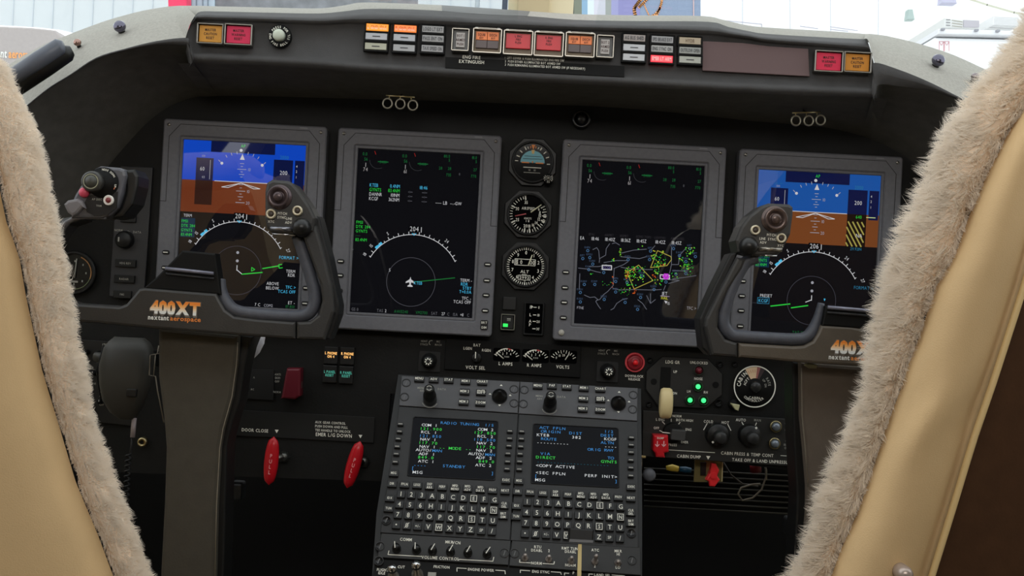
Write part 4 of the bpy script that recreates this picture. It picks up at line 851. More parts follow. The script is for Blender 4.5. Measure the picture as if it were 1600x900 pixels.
txt(t, b, 'CABIN PRESS & TEMP CONT', 1166.5, 709, 4.8, z=0.0044); txt(t, b, 'TAKE OFF & LAND UNPRESSUR', 1188.5, 719.5, 4.8, z=0.0044); txt(t, b, 'CABIN DUMP', 1075.5, 712.5, 4.8, z=0.0044)
b.poly(t.qs([(1102.5, 711.5), (1109, 712), (1105.5, 717.5)]), 0.0044, LEG)
b.line(t.qs([(1041, 702), (1116, 706.5)]), 0.9*k, 0.0044, LEG); b.line(t.qs([(1218.5, 711), (1243, 712.5)]), 0.9*k, 0.0044, LEG)
for l in ([(1034, 658), (1038, 662)], [(1048, 654), (1048, 658)], [(1062, 659), (1058, 664)], [(1030, 672), (1038, 676)], [(1104, 661), (1098.5, 671)], [(1136, 662), (1141, 672)], [(1158, 659), (1161, 664)], [(1181, 660), (1176.5, 670)]): b.line(t.qs(l), 1.2*k, 0.0044, LEG)
t.part('face_plate', b)
b = MB(); x, y = t.q(1050, 675); b.lathe(x, y, [(16*k, 0.004), (15.5*k, 0.010), (13*k, 0.011)], VBLK, 28); x, y = t.q(1056, 676.5); b.box(x, y, 22*k, 16*k, 0.010, 0.024, mat((62, 62, 62), 0.4), r=1.5*k, bev=0.001, ang=-0.05); b.box(x-14*k, y+1*k, 18*k, 1.4*k, 0.011, 0.0115, LEG, ang=-0.05); t.part('selector_knob', b)
for nm, cx, cy, r, mk in (('temperature_knob', 1119, 677.5, 18.5, (1110, 688)), ('mode_knob', 1169, 678.5, 17.5, (1177, 666))):
    b = MB(); x, y = t.q(cx, cy); b.lathe(x, y, [(r*k, 0.004), (r*k*0.96, 0.016), (r*0.86*k, 0.018)], mat((16, 16, 16), 0.4), 36); b.lathe(x+1.5*k, y-2*k, [(r*0.56*k, 0.017), (r*0.52*k, 0.029), (r*0.42*k, 0.031)], mat((42, 42, 42), 0.4), 28)
    u, v = t.q(*mk); b.box(u, v, 3*k, 3*k, 0.018, 0.0184, LEG, ang=0.7); t.part(nm, b)
for cx, cy in ((1210.5, 665.5), (1208.5, 692)):
    b = MB(); x, y = t.q(cx, cy); b.lathe(x, y, [(9.3*k, 0.004), (9.2*k, 0.007), (8*k, 0.0085), (7*k, 0.007)], BRASS, 28); b.lathe(x, y, [(6.8*k, 0.005), (6.4*k, 0.0105), (4*k, 0.0125), (1*k, 0.013)], mat((132, 140, 150), 0.3, metal=0.5), 24); t.part('push_button', b)
t = panel_thing('switch_guard', 'red switch guard with white arrows at the left edge of the cabin pressure panel', 'switch guard', 1028, 692, plane=FP(1.4955)); k = t.s
b = MB(); b.slab(t.qs([(1018, 677), (1041, 677.5), (1042, 703), (1035, 705), (1036, 712), (1022, 711), (1021, 705), (1017, 701)]), 0, 0.020, RED, 0.0025); 
for dx in (-5, 5): u, v = t.q(1029+dx, 690); b.line([(u, v+4*k), (u, v-4*k)], 1.1*k, 0.0203, mat((236, 200, 205), 0.5)); b.line([(u-3*k, v-1*k), (u, v-4.5*k), (u+3*k, v-1*k)], 1.1*k, 0.0203, mat((236, 200, 205), 0.5))
txt(t, b, 'DUMP', 1029, 681.5, 3, z=0.0203); t.part('cover', b)
b = MB(); b.tube([(-11*k, 12*k, 0.004), (11*k, 11.5*k, 0.004)], 2.5*k, STEEL, 8); t.part('hinge_pin', b)
# left lower panel
def lampsw(px, py, l1, l2, col, em, label):
    t = panel_thing('legend_switch', label, 'legend switch', px, py, 'square legend switches left of the radio units'); k = t.s
    b = MB(); b.box(0, 0, 22*k, 27*k, 0, 0.005, BLK2, r=1*k, bev=0.0008); t.part('cap', b)
    b = MB(); b.text(l1, 0, 3.6*k, 4.0*k, em, 0.0054, sx=0.72, bold=0.03); b.text(l2, 0, -1.6*k, 4.0*k, em, 0.0054, sx=0.72, bold=0.03); t.part('legend', b)
OL = E(255, 190, 110, k=1.3); TL = E(60, 150, 132)
lampsw(518, 555, 'L PHONE', 'ON 4', 0, OL, 'black switch with an orange lit legend, upper left of the four'); lampsw(543.5, 556, 'R PHONE', 'ON 4', 0, OL, 'black switch with an orange lit legend, upper right of the four')
lampsw(516, 584, 'L PANEL', 'RESET', 0, TL, 'black switch with a teal legend, lower left of the four'); lampsw(541.5, 585.5, 'R PANEL', 'RESET', 0, TL, 'black switch with a teal legend, lower right of the four')
t = panel_thing('switch_guard', 'dark red switch guard right of the left control column', 'switch guard', 459, 598, plane=FP(1.500)); k = t.s
b = MB(); b.slab(t.qs([(452, 574), (474, 574), (473, 617), (465, 622), (443, 621), (447, 600), (449, 588)]), 0, 0.018, mat((96, 20, 34), 0.4), 0.003); t.part('cover', b)
b = MB(); b.box(13*k, -2*k, 3.5*k, 11*k, 0.004, 0.012, STEEL, r=1*k); b.box(11*k, -18*k, 3*k, 5*k, 0.004, 0.012, STEEL, r=1*k); t.part('hinge_pin', b)
b = MB(); 
for c, x, y in (('ANTI', 434, 585), ('SKID', 434, 590.5), ('OFF', 433, 596), ('NORM', 433, 612.5)): txt(t, b, c, x, y, 3.2, m=LEGD)
t.part('lettering', b)
t = panel_thing('placard_plate', 'dark placard reading DOOR CLOSE and EMER L/G DOWN', 'placard', 470, 672); k = t.s
b = MB(); b.slab(t.qs([(366, 640), (586, 652), (584, 692), (366, 680)]), 0, 0.002, mat((16, 16, 15), 0.6), 0.0004)
txt(t, b, 'DOOR CLOSE', 399, 672, 5, z=0.0023); b.poly(t.qs([(430, 671), (436, 671.3), (432.8, 676.5)]), 0.0023, LEG)
for i, c in enumerate(('AUX GEAR CONTROL', 'PUSH DOWN AND PULL', 'TEE HANDLE TO UNLOCK')): txt(t, b, c, 493+0*i, 659+i*6.2, 3.7, z=0.0023, al='l', sx=0.8)
txt(t, b, 'EMER L/G DOWN', 522, 679.5, 5.4, z=0.0023); b.poly(t.qs([(560.5, 679), (566.5, 679.3), (563.5, 684.5)]), 0.0023, LEG); t.mesh(b)
def pull(label, px, py, ang, fit):
    t = panel_thing('pull_handle', label, 'handle', px, py, 'red PULL handles', plane=FP(1.47)); k = t.s
    b = MB(); vs = []; n = 20; K = 13
    for i in range(K):
        f = i/(K-1); y = (f-0.5)*76*k; r = math.sqrt(max(0.0, 1-(2*f-1)**2))**0.75*11*k+0.3*k
        vs.append((y, r))
    R = Matrix.Rotation(ang, 3, 'Z'); allv = []; fs = []
    for (y, r) in vs:
        for j in range(n): a = 2*math.pi*j/n; allv.append(tuple(R @ Vector((r*math.cos(a), y, r*0.7*math.sin(a)))))
    for i in range(K-1):
        for j in range(n): j2 = (j+1) % n; fs.append((i*n+j, i*n+j2, (i+1)*n+j2, (i+1)*n+j))
    b.add(allv, fs, RED, True); t.part('grip', b)
    b = MB()
    for i, c in enumerate('PULL'): v = R @ Vector((0.5*k, (9-8.5*i)*k, 0)); b.text(c, v.x, v.y, 6*k, mat((236, 170, 170), 0.5), 11*0.7*k+0.0008, ang=ang, sx=0.8)
    t.part('lettering', b)
    b = MB(); x, y = fit; b.tube([(0, 2*k, -0.004), (x*k*0.6, y*k, -0.020), (x*k, y*k, -0.030)], [4*k, 6*k, 9*k], STEEL if label.startswith('left') else BLK2, 12); b.lathe(x*k, y*k, [(9*k, -0.031), (9*k, -0.024), (6*k, -0.020)], mat((90, 90, 86), 0.3, metal=0.8), 6); t.part('shaft', b)
pull('left of the two red PULL handles, under DOOR CLOSE', 424, 720, -0.05, (13, 2)); pull('right of the two red PULL handles, under EMER L/G DOWN', 552.5, 726, -0.22, (12, 0))
# reversionary panel and gauges left of the first screen
t = panel_thing('reversion_panel', 'dark grey side panel with buttons between the left gauges and the first screen', 'control panel', 208, 370, plane=FP(1.500)); k = t.s
b = MB(); b.slab(t.qs([(190, 260), (240, 262), (231, 400), (226, 466), (172, 463), (180, 340)]), 0, 0.004, mat((52, 52, 54), 0.5), 0.001)
for c, x, y in (('NORM', 187, 360), ('SEL', 188, 366), ('DATA', 216, 363)): txt(t, b, c, x, y, 3.4, z=0.0044, m=LEGD)
txt(t, b, '-o-', 202, 361, 3.4, z=0.0044, m=LEGD); t.part('face_plate', b)
for c, x, y, w_ in (('ATT', 203, 342, 24), ('HDG REV', 199, 411.5, 32), ('RADAR', 197, 436, 32), ('FMS', 194, 460, 28), ('AUTO', 208, 318, 16)):
    b = MB(); u, v = t.q(x, y); b.box(u, v, w_*k, 12*k, 0.003, 0.008, mat((13, 13, 13), 0.5), r=1*k, bev=0.0008); b.text(c, u, v, 3.2*k, LEGD, 0.0083, sx=0.85); t.part('button', b)
b = MB(); u, v = t.q(198, 375); b.lathe(u, v, [(14*k, 0.004), (13*k, 0.014), (11*k, 0.016)], mat((13, 13, 13), 0.5), 26); b.box(u-6*k, v, 2*k, 7*k, 0.016, 0.0164, LEGD); t.part('knob', b)
b = MB(); u, v = t.q(206, 290); b.lathe(u, v, [(15*k, 0.004), (14*k, 0.016), (11*k, 0.018)], mat((13, 13, 13), 0.5), 26); t.part('knob', b)
t = panel_thing('clock_gauge', 'dark round gauge with a coloured rim scale, beside the left seat fleece', 'gauge', 118, 426); k = t.s
b = MB(); b.frame(circ(0, 0, 34*k, 36), circ(0, 0, 29*k, 36), 0, 0.008, BLK2, 0.001); t.part('case', b)
b = MB(); b.disc(0, 0, 29.5*k, 0.003, mat((8, 8, 8), 0.2), 36); b.ring(0, 0, 25*k, 26.6*k, 0.0035, mat((190, 140, 90), 0.5), 16, -20, 70); b.ring(0, 0, 25*k, 26.2*k, 0.0035, mat((110, 120, 90), 0.5), 20, -100, -20)
for i in range(8): a = i*45*D2R; b.box(18*k*math.cos(a), 18*k*math.sin(a), 2*k, 3*k, 0.0034, 0.0037, LEGD)
b.box(-1*k, -14*k, 14*k, 3*k, 0.0034, 0.0037, LEGD); t.part('dial', b)
b = MB(); b.tube([(1*k, -8*k, 0.005), (3*k, 22*k, 0.005)], 0.9*k, LEGD, 6); t.part('pointer', b)
# audio panel lettering on the far left
t = panel_thing('audio_console', 'black audio panel with rows of small white legends behind the microphone', 'control panel', 150, 590); k = t.s
b = MB(); b.slab(t.qs([(118, 530), (210, 536), (206, 665), (116, 655)]), 0, 0.003, BLK2, 0.0005)
R = random.Random(5)
for c, x, y in (('MIC', 165, 538), ('VHF', 137, 565), ('HF', 155, 565), ('SPKR', 143, 574), ('ON', 145, 586), ('NAV1', 146, 599), ('COMM', 163, 597), ('ADF 1', 163, 605), ('DME', 143, 604), ('MKR', 161, 612), ('OFF', 160, 632), ('A', 158, 618), ('ICS', 143, 612)): txt(t, b, c, x, y, 3.2, z=0.0033, m=LEGD)
t.part('face_plate', b)
for x, y in ((138, 550), (156, 552), (150, 582), (160, 626)):
    b = MB(); u, v = t.q(x, y); b.lathe(u, v, [(4.5*k, 0.002), (4*k, 0.012), (3*k, 0.013)], VBLK, 14); b.box(u, v+1.5*k, 1*k, 3*k, 0.013, 0.0134, LEGD); t.part('knob', b)
t = panel_thing('audio_jack', 'small round metal audio jack beside the microphone cord', 'jack', 224, 690); k = t.s
b = MB(); b.lathe(0, 0, [(8*k, 0), (7.5*k, 0.006), (5*k, 0.008), (4*k, 0.004)], BRASS, 20); b.disc(0, 0, 3*k, 0.006, VBLK, 14); t.mesh(b)
# handheld microphone on its clip
t = panel_thing('hand_microphone', 'dark hand microphone hanging beside the left control column', 'microphone', 190, 590, plane=FP(1.36)); k = t.s
b = MB(); rows = []
for (y, xl, xr, dp) in ((64, 176, 222, 6), (56, 168, 232, 16), (44, 160, 237, 22), (20, 156, 238, 26), (-10, 158, 236, 26), (-36, 164, 228, 22), (-54, 176, 220, 16), (-64, 190, 212, 8)):
    cx = ((xl+xr)/2-190)*k; hw = (xr-xl)/2*k; rows.append([(cx+hw*math.copysign(abs(math.cos(a))**0.7, math.cos(a)), y*k, dp*k*math.copysign(abs(math.sin(a))**0.7, math.sin(a))) for a in [2*math.pi*j/28 for j in range(29)]])
MICM = mat((52, 50, 45), 0.5); b.grid(rows, MICM); t.part('body', b)
b = MB(); b.tube([((166-190)*k, 52*k, 18*k), ((160-190)*k, 10*k, 27*k), ((170-190)*k, -40*k, 24*k)][::-1], 0.9*k, VBLK, 6); t.part('shell_seam', b)
b = MB(); b.tube([(-42*k, 30*k, 0), (-24*k, 30*k, 0.004)], [8*k, 9*k], MICM, 14); t.part('side_grille', b)
b = MB(); b.box(26*k, -20*k, 16*k, 12*k, 24*k, 29*k, BLK2, r=2*k, bev=0.001); t.part('talk_button', b)
b = MB(); b.box(0, 20*k, 14*k, 26*k, -0.140, -18*k, BLK2, r=3*k, bev=0.002); t.part('hanger', b)
b = MB(); u = 23*k; b.tube([(u, -62*k, 0), (u, -92*k, 0.002)], 3.8*k, mat((150, 140, 140), 0.45), 12); t.part('strain_relief', b, label='light metal strain relief')
b = MB(); P = [(u-1*k, -90*k, 0.001), (u-3*k, -115*k, 0)]
for i in range(120): a = i*0.7; P.append((u-6*k+4*k*math.cos(a), (-118-i*0.9)*k, 4*k*math.sin(a)))
b.tube(P, 1.5*k, BLK2, 6); t.part('coiled_cord', b)
t = panel_thing('wire_bracket', 'thin bent wire bracket between the microphone and the left column', 'bracket', 240, 575, plane=FP(1.34)); k = t.s
b = MB(); wm = mat((120, 112, 98), 0.4); b.tube([(*t.q(248, 540), 0), (*t.q(246, 553), 0), (*t.q(235, 555), 0), (*t.q(233, 586), 0), (*t.q(243, 588), 0), (*t.q(246, 610), 0), (*t.q(256, 660), 0)], 0.9*k, wm, 6); b.tube([(*t.q(243, 554), 0), (*t.q(240, 587), 0)], 0.8*k, wm, 6); b.tube([(*t.q(246, 553), 0), (*t.q(250, 553), -0.16)], 0.8*k, wm, 6); t.mesh(b)
t = panel_thing('map_light_strip', 'curved white strip behind the left control yoke', 'light strip', 400, 545, plane=FP(1.30)); k = t.s
b = MB(); b.slab(t.qs([(401, 522), (415, 524), (413, 537), (406, 551), (397, 560), (386.5, 568), (387, 556), (394, 547), (399, 538)]), 0, 0.006, mat((250, 248, 255), 0.5, noise=0.06), 0.001); t.mesh(b)
t = panel_thing('fuse_legend_plate', 'small dark plate with tiny legends right of the left control column', 'control panel', 390, 592); k = t.s
b = MB(); b.slab(t.qs([(374, 575), (428, 578), (428, 625), (374, 622)]), 0, 0.002, mat((13, 13, 13), 0.6))
for c, x, y in (('ON', 389, 584), ('A', 397.5, 589.5), ('AC', 395, 608)): txt(t, b, c, x, y, 3.0, z=0.0024, m=LEGD)
txt(t, b, 'DC', 384, 611, 5, z=0.0024, m=LEGD); t.mesh(b)
t = panel_thing('side_plate', 'grey plate right of the rightmost screen behind the right seat', 'control panel', 1440, 380, plane=FP(1.498)); k = t.s
b = MB(); b.slab(t.qs([(1420, 325), (1480, 328), (1470, 480), (1412, 478)]), 0, 0.004, mat((80, 80, 84), 0.5), 0.001); b.box(0, 30*k, 20*k, 4*k, 0.004, 0.006, BLK2); t.mesh(b)
# seen under the right lower panel: louvres, wires, valve parts
t = panel_thing('footwell_louvre', 'dark louvred vent panel low under the cabin pressure panel', 'vent', 1130, 770, plane=FP(1.72)); k = t.s
b = MB(); b.slab(t.qs([(1000, 700), (1262, 715), (1262, 805), (1000, 790)]), -0.004, 0, VBLK)
for i in range(8): y = 735+i*8.5; b.tube([(*t.q(1006, y-4), 0.003), (*t.q(1240, y+8), 0.003)], 1.5*k, mat((52, 50, 42), 0.5), 6)
t.mesh(b)
t = panel_thing('brass_bracket_plate', 'yellowish brass plate behind the red wing knob', 'plate', 1107, 735, plane=FP(1.53)); k = t.s
b = MB(); b.slab(t.qs([(1086, 716), (1130, 722), (1129, 753), (1084, 753)]), -0.003, 0, mat((142, 134, 88), 0.4, metal=0.5)); b.line(t.qs([(1129, 722), (1128, 752)]), 1.4*k, 0.0003, mat((240, 235, 180), 0.4)); b.slab(t.qs([(1094, 722), (1103, 722), (1102, 742), (1094, 742)]), 0, 0.004, BLK2); t.mesh(b)
t = panel_thing('wing_knob', 'bright red wing shaped valve knob under CABIN DUMP', 'knob', 1113, 741, plane=FP(1.515)); k = t.s
b = MB(); b.slab(t.qs([(1110, 722), (1117, 723), (1122, 733), (1119, 742), (1123, 748), (1115, 759), (1107, 758), (1106, 751), (1101, 748), (1107, 738)]), 0, 0.010, mat((226, 44, 48), 0.35), 0.002); b.cyl(0, 0, 5*k, -0.012, 0.012, mat((226, 44, 48), 0.35), 16); t.mesh(b)
def tube_thing(name, label, cat, pts, y, r, m, n=10, sm=1):
    w_ = [pt(a, b_, y+(c if c else 0)) for a, b_, c in pts]; o = w_[0].copy(); b = MB(); b.tube([tuple(p-o) for p in w_], r, m, n)
    ob = b.build(name, mw=Matrix.Translation(o)); props(ob, label, cat); return ob
tube_thing('yellow_sleeve', 'short yellow tube sleeve under the cabin pressure panel', 'tube', [(1041, 731, 0), (1050, 731, 0), (1060, 733, 0)], 1.54, [0.003, 0.005, 0.004], mat((204, 176, 70), 0.4))
tube_thing('blue_sleeve', 'short dark blue tube sleeve beside the yellow one', 'tube', [(1062, 733, 0), (1071, 734, 0), (1080, 735, 0)], 1.54, [0.0035, 0.0045, 0.0035], mat((26, 66, 90), 0.4))
tube_thing('grey_wire', 'thin grey looped wire hanging under the right lower panel', 'wire', [(1196, 725, 0), (1197, 745, 0), (1190, 765, 0), (1176, 778, 0), (1160, 782, 0), (1153, 772, 0), (1158, 762, 0), (1175, 757, 0), (1188, 756, 0)], 1.55, 0.0013, mat((110, 102, 88), 0.5), 6)
tube_thing('black_wire', 'dark wire curving down from the lower panel edge', 'wire', [(1130, 722, 0), (1142, 742, 0), (1160, 756, 0), (1185, 760, 0)], 1.56, 0.0012, mat((60, 54, 48), 0.5), 6)
tube_thing('red_connector', 'dark red connector above the looped grey wire', 'connector', [(1180, 722, 0), (1181, 738, 0)], 1.56, 0.008, mat((110, 18, 26), 0.4), 8)
tube_thing('white_wire', 'short pale wire at the right end under the panel', 'wire', [(1194, 722, 0), (1197, 735, 0), (1197, 750, 0)], 1.58, 0.0014, mat((150, 140, 110), 0.5), 6)
t = panel_thing('hydraulic_fitting', 'small metal fitting beside the right edge of the keypads', 'fitting', 1001, 726, plane=FP(1.49)); k = t.s
b = MB(); b.tube([(-1*k, 14*k, 0), (-1*k, -14*k, 0)], 4*k, STEEL, 10); b.box(-1*k, 13*k, 16*k, 3.5*k, -0.004, 0.004, BRASS, bev=0.0005); b.tube([(-8*k, -15*k, 0), (8*k, -17*k, 0)], 2.4*k, STEEL, 8); t.part('body', b)
b = MB(); b.lathe(14*k, -15*k, [(10*k, -0.004), (10*k, 0.004), (7*k, 0.007)], mat((92, 94, 100), 0.5), 20); t.part('cap', b)
# ------------------------------------------------------------------ centre pedestal with the two radio and flight plan keypads
t = T('centre_pedestal', 'black centre pedestal carrying the two keypad units down to the floor', 'pedestal', PED, 800, 740); t.empty()
b = MB()
top = [(622, 583), (1002, 605), (1004, 800), (1003, 1400), (545, 1400), (588, 800)]
b.slab(t.qs(top), -0.30, -0.004, BLK2); t.part('body', b)
# lower sub-panels on the pedestal
b = MB(); b.slab(t.qs([(596, 834.5), (798, 846), (794, 884), (590, 872)]), -0.004, 0.003, mat((40, 40, 40), 0.5, bump=0.2), 0.0006)
def lt(t, b, c, px, py, h, m=None, z=0.0034, sx=0.85, al='c', bold=0.02): x, y = t.q(px, py); b.text(c, x, y, h*t.s/0.95, m or LEG, z, al, sx, bold=bold)
k = t.s
lt(t, b, 'COMM', 634.5, 844.5, 4.4); lt(t, b, 'MKR', 702, 848.5, 4.2); lt(t, b, 'VCN', 713, 849.5, 4.2); lt(t, b, 'VOLUME CONTROL', 688, 873.5, 4.4)
for l in ([(608, 862), (606.5, 868), (659, 871)], [(716.5, 875.5), (770, 878.5), (771.5, 872)]): b.line(t.qs(l), 1.2*k, 0.0034, LEG)
t.part('volume_plate', b)
def smallknob(t, px, py, r, h, lm, name='volume_knob'):
    b = MB(); x, y = t.q(px, py); k = t.s; b.lathe(x, y, [(r*k, 0.003), (r*k*0.95, h*0.6), (r*k*0.7, h)], mat((20, 20, 20), 0.35), 20)
    b.line([(x-1.5*k, y-r*0.4*k), (x+lm*k, y+r*1.0*k)], 1.3*k, h+0.0003, LEG); t.part(name, b)
for x, lm in ((620, -3), (651, -2), (676, 3), (704, 3), (731, 3), (761, 4)): smallknob(t, x, 859.5+(x-620)*0.06, 6.8, 0.014, lm)
b = MB(); b.slab(t.qs([(800, 846), (1000, 857), (1001, 900), (795.5, 885)]), -0.004, 0.003, mat((40, 40, 40), 0.5, bump=0.2), 0.0006)
for c, x, y in (('1', 821, 860.5), ('RTU', 840, 856), ('DSABL', 838.5, 861.5), ('2', 857.5, 862), ('RMT TUN', 890, 858.5), ('DSABL', 891, 863.5), ('NORM', 838, 881.5), ('NORM', 891, 884.5), ('ATC', 929.5, 861), ('2', 929, 886), ('MKR', 965.5, 862.5), ('HI', 965.5, 867.5), ('LO', 965, 888)): lt(t, b, c, x, y, 4.0)
for l in ([(812, 876), (811.5, 880), (829, 881)], [(848, 882), (865, 883), (866, 879)]): b.line(t.qs(l), 1.2*k, 0.0034, LEG)
t.part('switch_plate', b)
for x, y, h in ((820, 874, 0.013), (857, 876, 0.013), (892, 878, 0.013), (929, 879, 0.022), (965, 881, 0.007)):
    b = MB(); u, v = t.q(x, y); b.lathe(u, v, [(5.5*k, 0.003), (5*k, 0.006), (2.4*k, 0.007), (3.2*k, h), (2.4*k, h+0.003), (0.5*k, h+0.0035)], mat((176, 168, 164), 0.3, metal=0.6), 16); t.part('toggle_switch', b)
b = MB(); b.slab(t.qs([(588, 874), (1001, 902), (1001, 960), (574, 930)]), -0.004, 0.0, VBLK)
for c, x, y in (('FLIGHT', 598, 890.5), ('IDLE', 596.5, 895.5), ('CUT', 627, 886), ('FRICTION', 690, 886), ('ENGINE POWER', 751.5, 890.5), ('ENG SYNC', 845, 893.5), ('P', 896, 895.5), ('LAND SEL', 941, 898.5)): lt(t, b, c, x, y, 3.8, z=0.0004)
for l in ([(714, 893), (714, 887.5), (729, 888.5)], [(774, 891), (789, 892), (789.5, 897)], [(813, 895), (813, 891), (828, 892)], [(861, 893.5), (876, 894.5), (877, 898)], [(882, 899), (882, 895.5), (889, 896)], [(920, 902), (920, 897), (926, 897.3)], [(956, 898.5), (976, 900), (976, 903)]): b.line(t.qs(l), 1.1*k, 0.0004, LEG)
b.box(*t.q(675, 898), 12*k, 7*k, 0, 0.0006, LEGD); t.part('quadrant_plate', b)
def bolt(t, px, py, r, prnt=None, name='mount_screw'):
    b = MB(); x, y = t.q(px, py); b.lathe(x, y, [(r*t.s*1.25, 0.001), (r*t.s*1.2, 0.0042), (r*t.s, 0.0036), (r*t.s*0.9, 0.0022)], mat((34, 34, 35), 0.35, spec=0.5), 18); b.box(x, y, r*1.3*t.s, 1.3*t.s, 0.002, 0.0032, mat((100, 100, 100), 0.4), ang=1.3); t.part(name, b)
for x, y in ((592+2, 855), (788, 865.5), (804, 866), (987, 877), (590+2, 878)): bolt(t, x, y, 6)
# keypad units
def unit(label, dcp, cdu, quadF, rowF, grid0, gridN, lskL, lskR, scr, content, extra, knob, joy, joyt, topkeys, dkeys, bolts, seam):
    t = T('keypad_unit', label, 'keypad unit', PED, cdu[0], cdu[1], 'twin keypad units on the pedestal'); k = t.s; t.empty()
    b = MB(); b.slab(t.qs(dcp), -0.004, 0.003, GREY, 0.0006)
    for c, x, y, h in dkeys: lt(t, b, c, x, y, h, m=LEGD)
    for p in joyt[1:]:
        u, v = t.q(*p); b.poly([(u-2.4*k, v), (u+2.4*k, v), (u, v+3.2*k*(1 if p[1] < joyt[0][1]-6 else -1 if p[1] > joyt[0][1]+6 else 0.9))], 0.0035, LEG)
    t.part('display_control_plate', b)
    b = MB(); b.slab(t.qs(quadF), -0.004, 0.002, CDUM, 0.0006); t.part('face_plate', b)
    for c, x, y in topkeys:
        b = MB(); u, v = t.q(x, y); b.box(u, v, 16*k, 8.8*k/0.87, 0.002, 0.0075, KEYM, r=0.8*k, bev=0.0006)
        if c == '#':
            b.frame(rrect(u-3.4*k, v, 5.4*k, 6*k), rrect(u-3.4*k, v, 3.6*k, 4.2*k), 0.0074, 0.0078, LEG); b.box(u-3.4*k, v, 1*k, 3*k, 0.0074, 0.0078, LEG); b.line([(u+1*k, v-3*k), (u+1*k, v+3*k), (u+5*k, v+3*k), (u+5*k, v-3*k)], 1.1*k, 0.0078, LEG); b.line([(u+2.5*k, v), (u+7*k, v)], 0.9*k, 0.0078, LEG)
        else: b.text(c, u, v, 4.3*k, LEG, 0.0078, sx=0.78, bold=0.02)
        t.part('key', b)
    def softk(x, y):
        b = MB(); u, v = t.q(x, y); b.box(u, v, 9.5*k, 5*k, 0.002, 0.006, KEYM, r=0.6*k, bev=0.0005); b.box(u, v, 6.6*k, 1.5*k, 0.006, 0.0063, mat((170, 168, 160), 0.6)); t.part('line_select_key', b)
    for x, y in lskL+lskR: softk(x, y)
    # function keys
    for c, x, y in rowF:
        b = MB(); u, v = t.q(x, y); b.box(u, v, 14.5*k, 9.5*k/0.87, 0.002, 0.006, KEYM, r=0.8*k, bev=0.0006)
        ls = c.split('|')
        for i, l in enumerate(ls): b.text(l, u, v+((len(ls)-1)/2-i)*5.4*k, 3.9*k, LEG, 0.0063, sx=0.74, bold=0.02)
        t.part('key', b)
    keys = ['123ABCDEFG', '456HIJKLMN', '789OPQRSTU', ['.', '0', '+/-', 'V', 'W', 'X', 'Y', 'Z', 'SP', '/']]
    for r, row in enumerate(keys):
        (xa, ya), (xb, yb) = [(g[0]+(gridN[i][0]-g[0])*r/3, g[1]+(gridN[i][1]-g[1])*r/3) for i, g in enumerate(grid0)]
        for i, c in enumerate(row):
            x, y = xa+(xb-xa)*i/9, ya+(yb-ya)*i/9
            b = MB(); u, v = t.q(x, y); b.box(u, v, 12.4*k, 12.4*k, 0.002, 0.006, KEYM, r=1.2*k, bev=0.0007)
            if c in 'ENSW' and len(c) == 1:
                b.frame(rrect(u, v, 9.8*k, 10.6*k), rrect(u, v, 8.2*k, 9.0*k), 0.006, 0.0063, LEG); b.text(c, u, v, 6.0*k, LEG, 0.0063, sx=0.85, bold=0.006)
            else:
                h = 7.4 if len(c) == 1 else 4.6
                if c == '.': b.disc(u, v, 1.3*k, 0.0063, LEG, 10)
                else: b.text(c, u, v, h*k, LEG, 0.0063, sx=0.92 if len(c) == 1 else 0.8, bold=0.006)
                if c == '0': b.line([(u-3*k, v-4*k), (u+3*k, v+4*k)], 0.9*k, 0.0063, LEG)
            t.part('character_key', b)
    for x, y in bolts: bolt(t, x, y, 6)
    # screen
    b = MB(); q4 = t.qs(scr); cx = sum(p[0] for p in q4)/4; cy = sum(p[1] for p in q4)/4
    W = ((q4[1][0]-q4[0][0])+(q4[2][0]-q4[3][0]))/2; H = (q4[0][1]+q4[1][1]-q4[2][1]-q4[3][1])/2
    b.frame(rrect(cx, cy, W+3*k, H+3*k, 3*k), rrect(cx, cy, W, H, 3*k), 0.001, 0.0034, BEZD, 0.0005); b.box(cx, cy, W, H, 0, 0.0022, EM(6, 7, 10), r=3*k)
    x0, y0 = cx-W/2, cy+H/2
    for c, a, d, m, al in content:
        n = len(c); pitch = W/26.0; X = x0+W*a
        ox = {'l': 0, 'r': -n*pitch, 'c': -n*pitch/2}[al]
        b.text(c, X+ox, y0-H*d, H*0.047, m, 0.0025, 'l', sx=1.15, mono=pitch/(H*0.047), bold=0.004)
    t.part('screen', b)
    # knobs
    b = MB(); u, v = t.q(*knob); b.ring(u, v-1*k, 12*k, 13*k, 0.0034, LEGD, 20, 200, 340); b.lathe(u, v, [(11*k, 0.003), (10.4*k, 0.018), (9.6*k, 0.020), (8.4*k, 0.021), (8.0*k, 0.034), (6.5*k, 0.036)], mat((18, 18, 18), 0.4), 28); b.ring(u, v, 3*k, 4.6*k, 0.0364, LEGD, 12, 20, 160); b.ring(u, v, 3*k, 4.6*k, 0.0364, LEGD, 12, 200, 340); t.part('selector_knob', b)
    b = MB(); u, v = t.q(*joy); b.lathe(u, v, [(12.5*k, 0.003), (12.5*k, 0.007), (10*k, 0.011), (5*k, 0.013), (3*k, 0.019), (0.5*k, 0.020)], mat((16, 16, 16), 0.35), 28); t.part('joystick_knob', b)
    return t
CB = EM(60, 128, 190); CG = EM(60, 200, 76); CW = EM(205, 208, 210); CD = EM(28, 90, 110)
